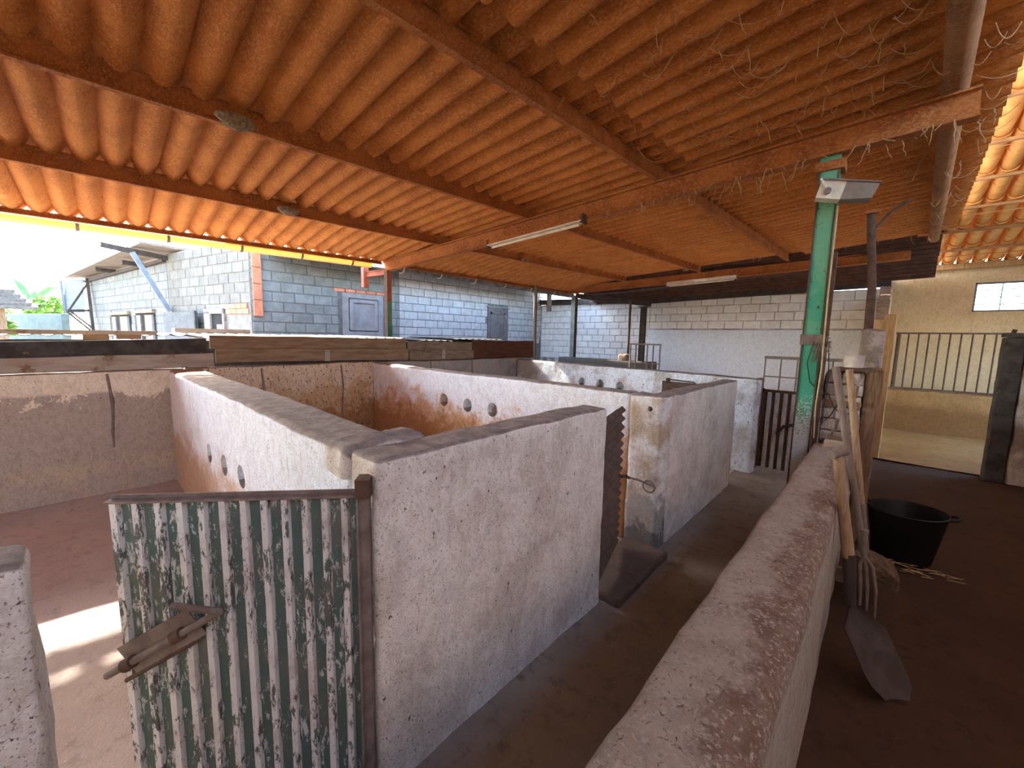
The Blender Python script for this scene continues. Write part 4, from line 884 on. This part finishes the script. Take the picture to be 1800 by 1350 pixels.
m = MB(); m.tube([a.lerp(b, .70), b], [.023, .02], 12); obj('socket', m, M['rust_dusty'], t3, True)
obj('blade', rough(-.005, .20, 3.18, 3.40, .13, .145, .03, .004, .003, seed=60, xf=lambda p: Vector((p.x, p.y, p.z + .12*(1-(p.x+.005)/.205) + .25*(p.y-3.29)*0))), M['blade'], t3, True)
obj('dung', rough(-.01, .205, 3.17, 3.40, .15, .21, .022, .020, .03, freq=12, seed=61, xf=lambda p: Vector((p.x, p.y, p.z + .10*(1-(p.x+.005)/.205)))), M['dung'], t3, True)
m = MB(); m.tube([(-.075, 3.42, .0), (-.07, 3.40, .07), (-.02, 3.36, .11)], [.03, .035, .02], 8); T('wood_offcut', m, M['wood_pale'], 'pale knotty wood offcut on the floor against the low wall', 'wood', smooth=True)

# ---- bucket and straw
bk = thing('rubber_bucket', 'large black rubber bucket standing in the right aisle', 'bucket', (.245, 4.12, 0))
m = MB(); m.lathe([(0, .012), (.135, .012), (.15, .03), (.20, .36), (.214, .385), (.222, .38), (.214, .36), (.165, .02), (.15, 0), (0, 0)], (0, 0, 0), 40); m.v = [(x*(1+.05*z), y*(1-.05*z), z+.045*x*(z/.38)) for x, y, z in m.v]; obj('tub', m, M['rubber'], bk, True, local=True)
for s_ in (1, -1):
    m = MB(); m.tube([(s_*.205, -.05, .375), (s_*.25, -.05, .39), (s_*.27, 0, .395), (s_*.25, .05, .39), (s_*.205, .05, .375)], .010, 8); obj('handle', m, M['rubber'], bk, True, local=True)
r = random.Random(5); m = MB()
for k in range(26):
    c_ = Vector((.30+r.uniform(-.16, .22), 3.94+r.uniform(-.10, .05), .012+r.uniform(0, .02))); a_ = r.uniform(-.5, .6); L = r.uniform(.05, .14); d_ = Vector((math.cos(a_), math.sin(a_), r.uniform(-.05, .05)))*L
    m.tube([c_-d_*.5, c_+d_*.5], .0025, 4)
tag(obj('loose_straw', m, M['straw'], None), 'scattered dry straw under the edge of the black bucket', 'straw', kind='stuff')

# ---- clay tile roof over the right-hand room
TS = .20
def ztile(y): return 3.16 + TS*(11.25-y)
tr_ = thing('tile_roof', 'underside of a clay tile roof over the right room', 'roof', (1.3, 8, 3.2))
def halftile(up, L=.44, r0=.075, r1=.088, th=.012):
    m = MB(); n = 8; v = []
    for e, r_ in ((0, r0), (1, r1)):
        for q in (r_, r_-th):
            for k in range(n+1):
                a = math.pi*k/n; v.append((q*math.cos(a), -L*e, (q*math.sin(a) if up else -q*math.sin(a))))
    k = n+1; fs = []
    for i in range(n): fs += [(i, i+1, 2*k+i+1, 2*k+i), (k+i, 3*k+i, 3*k+i+1, k+i+1), (i, k+i, k+i+1, i+1), (2*k+i, 2*k+i+1, 3*k+i+1, 3*k+i)]
    fs += [(0, 2*k, 3*k, k), (n, k+n, 3*k+n, 2*k+n)]
    return m.add(v, fs).mesh('roof_tile', M['tile'], True)
tu, td = halftile(True), halftile(False)
nrow = 19; ncol = 11
rest = MB()
for c_ in range(ncol):
    x = .36 + .19*c_
    for q in range(nrow):
        y = 11.45 - q*.39; z = ztile(y) + .012*(q % 2)
        if y < 4.0 and x > 1.3: continue
        if c_ >= 8 or (c_ == 7 and q < 3):
            for me_, dx, dz in ((td, 0, 0), (tu, .095, .03)):
                Mx = frame(x+dx, y, z+dz, (1, 0, 0), (0, 1, -TS)); rest.add([Mx @ v_.co for v_ in me_.vertices], [tuple(p_.vertices) for p_ in me_.polygons])
            continue
        Mx = frame(x, y, z, (1, 0, 0), (0, 1, -TS)); inst('roof_tile', td, tr_, Mx)
        Mx = frame(x+.095, y, z+.03, (1, 0, 0), (0, 1, -TS)); inst('roof_tile', tu, tr_, Mx)
tag(obj('tile_field', rest, M['tile'], tr_, True), kind='stuff')
for q in range(9):
    y = 11.1 - q*.80; m = MB(); m.bar((.24, y, ztile(y)-.115), (2.40, y+.05, ztile(y)-.115), .05, .035); obj('batten', m, M['batten'], tr_)
for y in (10.5, 8.9, 7.2, 5.4):
    m = MB(); m.tube([(.25, y, ztile(y)-.14), (1.2, y-.2, ztile(y)-.17), (2.3, y+.1, ztile(y)-.14)], .005, 5); obj('wire', m, M['batten'], tr_, True)
m = MB(); m.box(.1, 2.5, -8.3, 3.9, 4.65, 4.72); m.box(.1, 1.4, 3.9, 4.2, 4.60, 4.66)
S('ceiling_rear', m, M['batten'], 'boarded ceiling over the aisle beside and behind the viewer')
m = MB(); m.box(.02, 2.36, 11.08, 11.2, 3.02, 3.12); T('tile_plate', m, M['wood_gold'], 'timber plate under the clay tiles on the beige wall', 'beam')

m = MB(); m.bar((-8.98, 11.13, 2.83), (-5.25, 11.13, 2.74), .14, .17); T('wall_plate', m, M['steel_dark'], 'sooty plate on the far wall left of the black post', 'beam')
m = MB(); m.bar((-5.2, 11.12, 2.705), (.0, 11.12, 2.845), .16, .15); T('wall_plate', m, M['steel_dark'], 'sooty timber plate between the far block wall and the roof', 'beam')
# ---- house wing roof, brackets, yard things seen through the gap
m = MB()
P = [(-8.97, 2.5, 3.28), (-8.1, 2.5, 3.0), (-8.1, 9.3, 3.0), (-7.4, 9.3, 2.94), (-7.4, 11.18, 2.94), (-8.97, 11.18, 3.28), (-8.97, 9.3, 3.28)]
m.add([*P, *[(x, y, z+.03) for x, y, z in P]], [(0, 6, 2, 1), (6, 5, 4, 3, 2), (7, 8, 9, 13), (13, 9, 10, 11, 12), (0, 1, 8, 7), (1, 2, 9, 8), (2, 3, 10, 9), (3, 4, 11, 10), (4, 5, 12, 11), (5, 6, 13, 12), (6, 0, 7, 13)])
T('house_eave', m, M['steel_dark'], 'dark eave sheets of the house over the narrow yard', 'roof')
hr = thing('house_roof', 'brown overhanging sheet roof of the grey house wing', 'roof', (B.x, B.y, 3.3))
m = MB(); P = [onwall(B, dB, nB, -.6, .62, 3.40), onwall(B, dB, nB, 7.4, .45, 3.19), onwall(B, dB, nB, 7.4, -.3, 3.28), onwall(B, dB, nB, -.6, -.3, 3.40)]
m.add([*P, *[p+Vector((0, 0, .05)) for p in P]], ((0,3,2,1),(4,5,6,7),(0,1,5,4),(1,2,6,5),(2,3,7,6),(3,0,4,7))); obj('roof_deck', m, M['wood_grey'], hr)
for u in (1.6, 3.9):
    m = MB(); m.bar(onwall(B, dB, nB, u, 0, 3.22), onwall(B, dB, nB, u, .4, 3.23), .14, .10); obj('bracket_end', m, M['steel_dark'], hr)
m = MB(); m.bar(onwall(B, dB, nB, 0, .05, 3.20), onwall(B, dB, nB, 6.9, .05, 3.10), .08, .07); obj('wall_plate', m, M['steel_dark'], hr)
ca = thing('awning_arm', 'dark cantilever arm with a blue-grey brace on the house wing', 'bracket', (-12.3, 1.5, 2.0))
m = MB(); m.bar((-12.15, .43, 3.34), (-12.34, 1.54, 3.24), .10, .10); obj('arm', m, M['steel_dark'], ca)
m = MB(); m.bar((-12.22, .91, 3.27), (-12.2, 1.46, 2.03), .09, .09, (1, 0, 0)); obj('brace', m, M['slate'], ca)
wp = thing('white_panel', 'white panel screen at the far end of the house wing', 'panel', (-18.9, -.06, 2.05))
m = MB(); m.add([(-19.02,-.21,3.07),(-18.92,.20,3.16),(-18.82,.16,2.09),(-18.93,-.28,2.06),(-19.06,-.20,3.07),(-18.96,.21,3.16),(-18.86,.17,2.09),(-18.97,-.27,2.06)], ((0,1,2,3),(7,6,5,4),(0,4,5,1),(1,5,6,2),(2,6,7,3),(3,7,4,0))); obj('sheet', m, M['panel_pale'], wp)
m = MB(); m.bar((-19.0,-.28,3.05), (-18.9,-.26,2.06), .06, .10, (1, 0, 0)); obj('side_edge', m, M['slate'], wp)
pf = thing('prop_frame', 'dark steel prop frame standing before the white panel', 'frame', (-18.3, .2, 1.0))
for a_, b_, w_ in (((-18.65,.29,3.16), (-18.05,.31,1.0), .07), ((-18.39,-.19,2.09), (-18.64,.27,2.98), .05), ((-18.42,-.21,2.12), (-18.51,.26,2.16), .07), ((-18.42,-.20,2.08), (-18.15,.23,1.55), .05), ((-18.40,-.12,2.09), (-18.10,.28,1.62), .05)):
    m = MB(); m.bar(a_, b_, w_, w_, (1, 0, 0)); obj('strut', m, M['steel_dark'], pf)
lw = rough(-24.5, -20.3, -.1, .1, 0, 2.07, .4, .01, .03, xf=lambda p: Vector((-20.3+(p.x+20.3)*.93, -.28+(p.x+20.3)*.38+p.y, p.z)))
S('wall_garden', lw, M['teal_wall'], 'pale green garden wall below the shrubs', True)
gs = thing('grey_board', 'large grey board leaning on the sandy house side', 'board', onwall(A, dA, nA, 2.6, .1, 1.2))
m = MB(); wallbox(m, A, dA, nA, 1.9, 3.45, .12, .16, 1.2, 2.0); obj('sheet', m, M['board_grey'], gs)
m = MB(); wallbox(m, A, dA, nA, 1.86, 1.92, .16, .19, 1.2, 2.02); obj('edge_strip', m, M['wood_black'], gs)
# thatch hut edge
th_ = thing('thatched_hut', 'corner of a grey thatched hut at the left edge', 'hut', (-18.0, -1.6, 0))
r = random.Random(2)
for L_ in range(5):
    zt = 2.68-.115*L_; out = .10*L_; m = MB(); v = []
    n = 14
    for j in range(n+1):
        y = -3.2+(2.05+out)*j/n; v += [(-17.95+out, y, zt-.14+r.uniform(-.03, .02)), (-18.35+out, y, zt+.06), (-17.97+out, y, zt-.06)]
    fs = []
    for j in range(n): 
        for k in range(3): fs.append((3*j+k, 3*j+(k+1) % 3, 3*j+3+(k+1) % 3, 3*j+3+k))
    fs += [(0, 1, 2), (3*n, 3*n+2, 3*n+1)]
    m.add(v, fs); obj('thatch_layer', m, M['thatch'], th_)
m = MB(); m.box(-17.98, -17.86, -1.52, -1.36, 0, 2.1); obj('corner_post', m, M['wood_post'], th_)
# shrubs and banana
def shrub(label, c0, rx, ry, rz_, n, seed, mat):
    t = thing('shrub', label, 'shrub', (c0[0], c0[1], 0), group='garden shrubs'); r = random.Random(seed); m = MB()
    for k in range(n):
        while True:
            d = Vector((r.uniform(-1, 1), r.uniform(-1, 1), r.uniform(-1, 1)))
            if .35 < d.length < 1: break
        p = Vector(c0)+Vector((d.x*rx, d.y*ry, d.z*rz_)); a = Vector((r.uniform(-1, 1), r.uniform(-1, 1), r.uniform(-.6, .6))).normalized(); b = a.cross(Vector((r.uniform(-1, 1), r.uniform(-1, 1), 1))).normalized(); L = r.uniform(.09, .18)
        m.add([p-a*L, p+b*L*.4, p+a*L, p-b*L*.4], [(0, 1, 2, 3)])
    tag(obj('foliage', m, mat, t), kind='stuff')
    m = MB(); m.tube([(c0[0], c0[1], 0), (c0[0]+.05, c0[1], c0[2])], [.05, .02], 6); obj('stem', m, M['wood_post'], t)
shrub('bright yellow-green shrub above the green garden wall', (-26.4, -.85, 2.35), .8, .75, .55, 700, 1, M['leaf'])
shrub('small sunlit shrub beside the thatched hut', (-21.4, -1.75, 1.6), .32, .35, .35, 160, 2, M['leaf'])
shrub('taller shrub behind the thatched hut', (-28, -2.4, 2.7), .9, .8, .6, 500, 3, M['leaf'])
bn = thing('banana_plant', 'banana plant with big leaves behind the shrubs', 'plant', (-28.3, -1.35, 0))
m = MB(); m.tube([(-28.3, -1.35, 0), (-28.3, -1.34, 2.7)], [.14, .09], 10); obj('stalk', m, M['leaf_banana'], bn, True)
for tip, bend in (((-28.9, -1.95, 3.85), .5), ((-27.6, -.35, 3.35), .75), ((-28.5, -1.2, 3.3), .3), ((-28.3, -.75, 3.2), .5)):
    b_ = Vector((-28.3, -1.34, 2.6)); tp = Vector(tip); m = MB(); v = []; n = 12; sd = (tp-b_).cross(Vector((1, 0, .3))).normalized()
    for i in range(n+1):
        f = i/n; c_ = b_.lerp(tp, f) + Vector((0, 0, bend*math.sin(f*math.pi)*.5)); wd = .11*math.sin(min(1, f*1.15+.08)*math.pi)**.6 if f < 1 else .02; wd = max(.02, wd)
        v += [c_-sd*wd+Vector((0, 0, -.05)), c_, c_+sd*wd+Vector((0, 0, -.05))]
    m.add(v, [(3*i+k, 3*i+k+1, 3*i+4+k, 3*i+3+k) for i in range(n) for k in range(2)]); obj('leaf', m, M['leaf_banana'], bn, True)
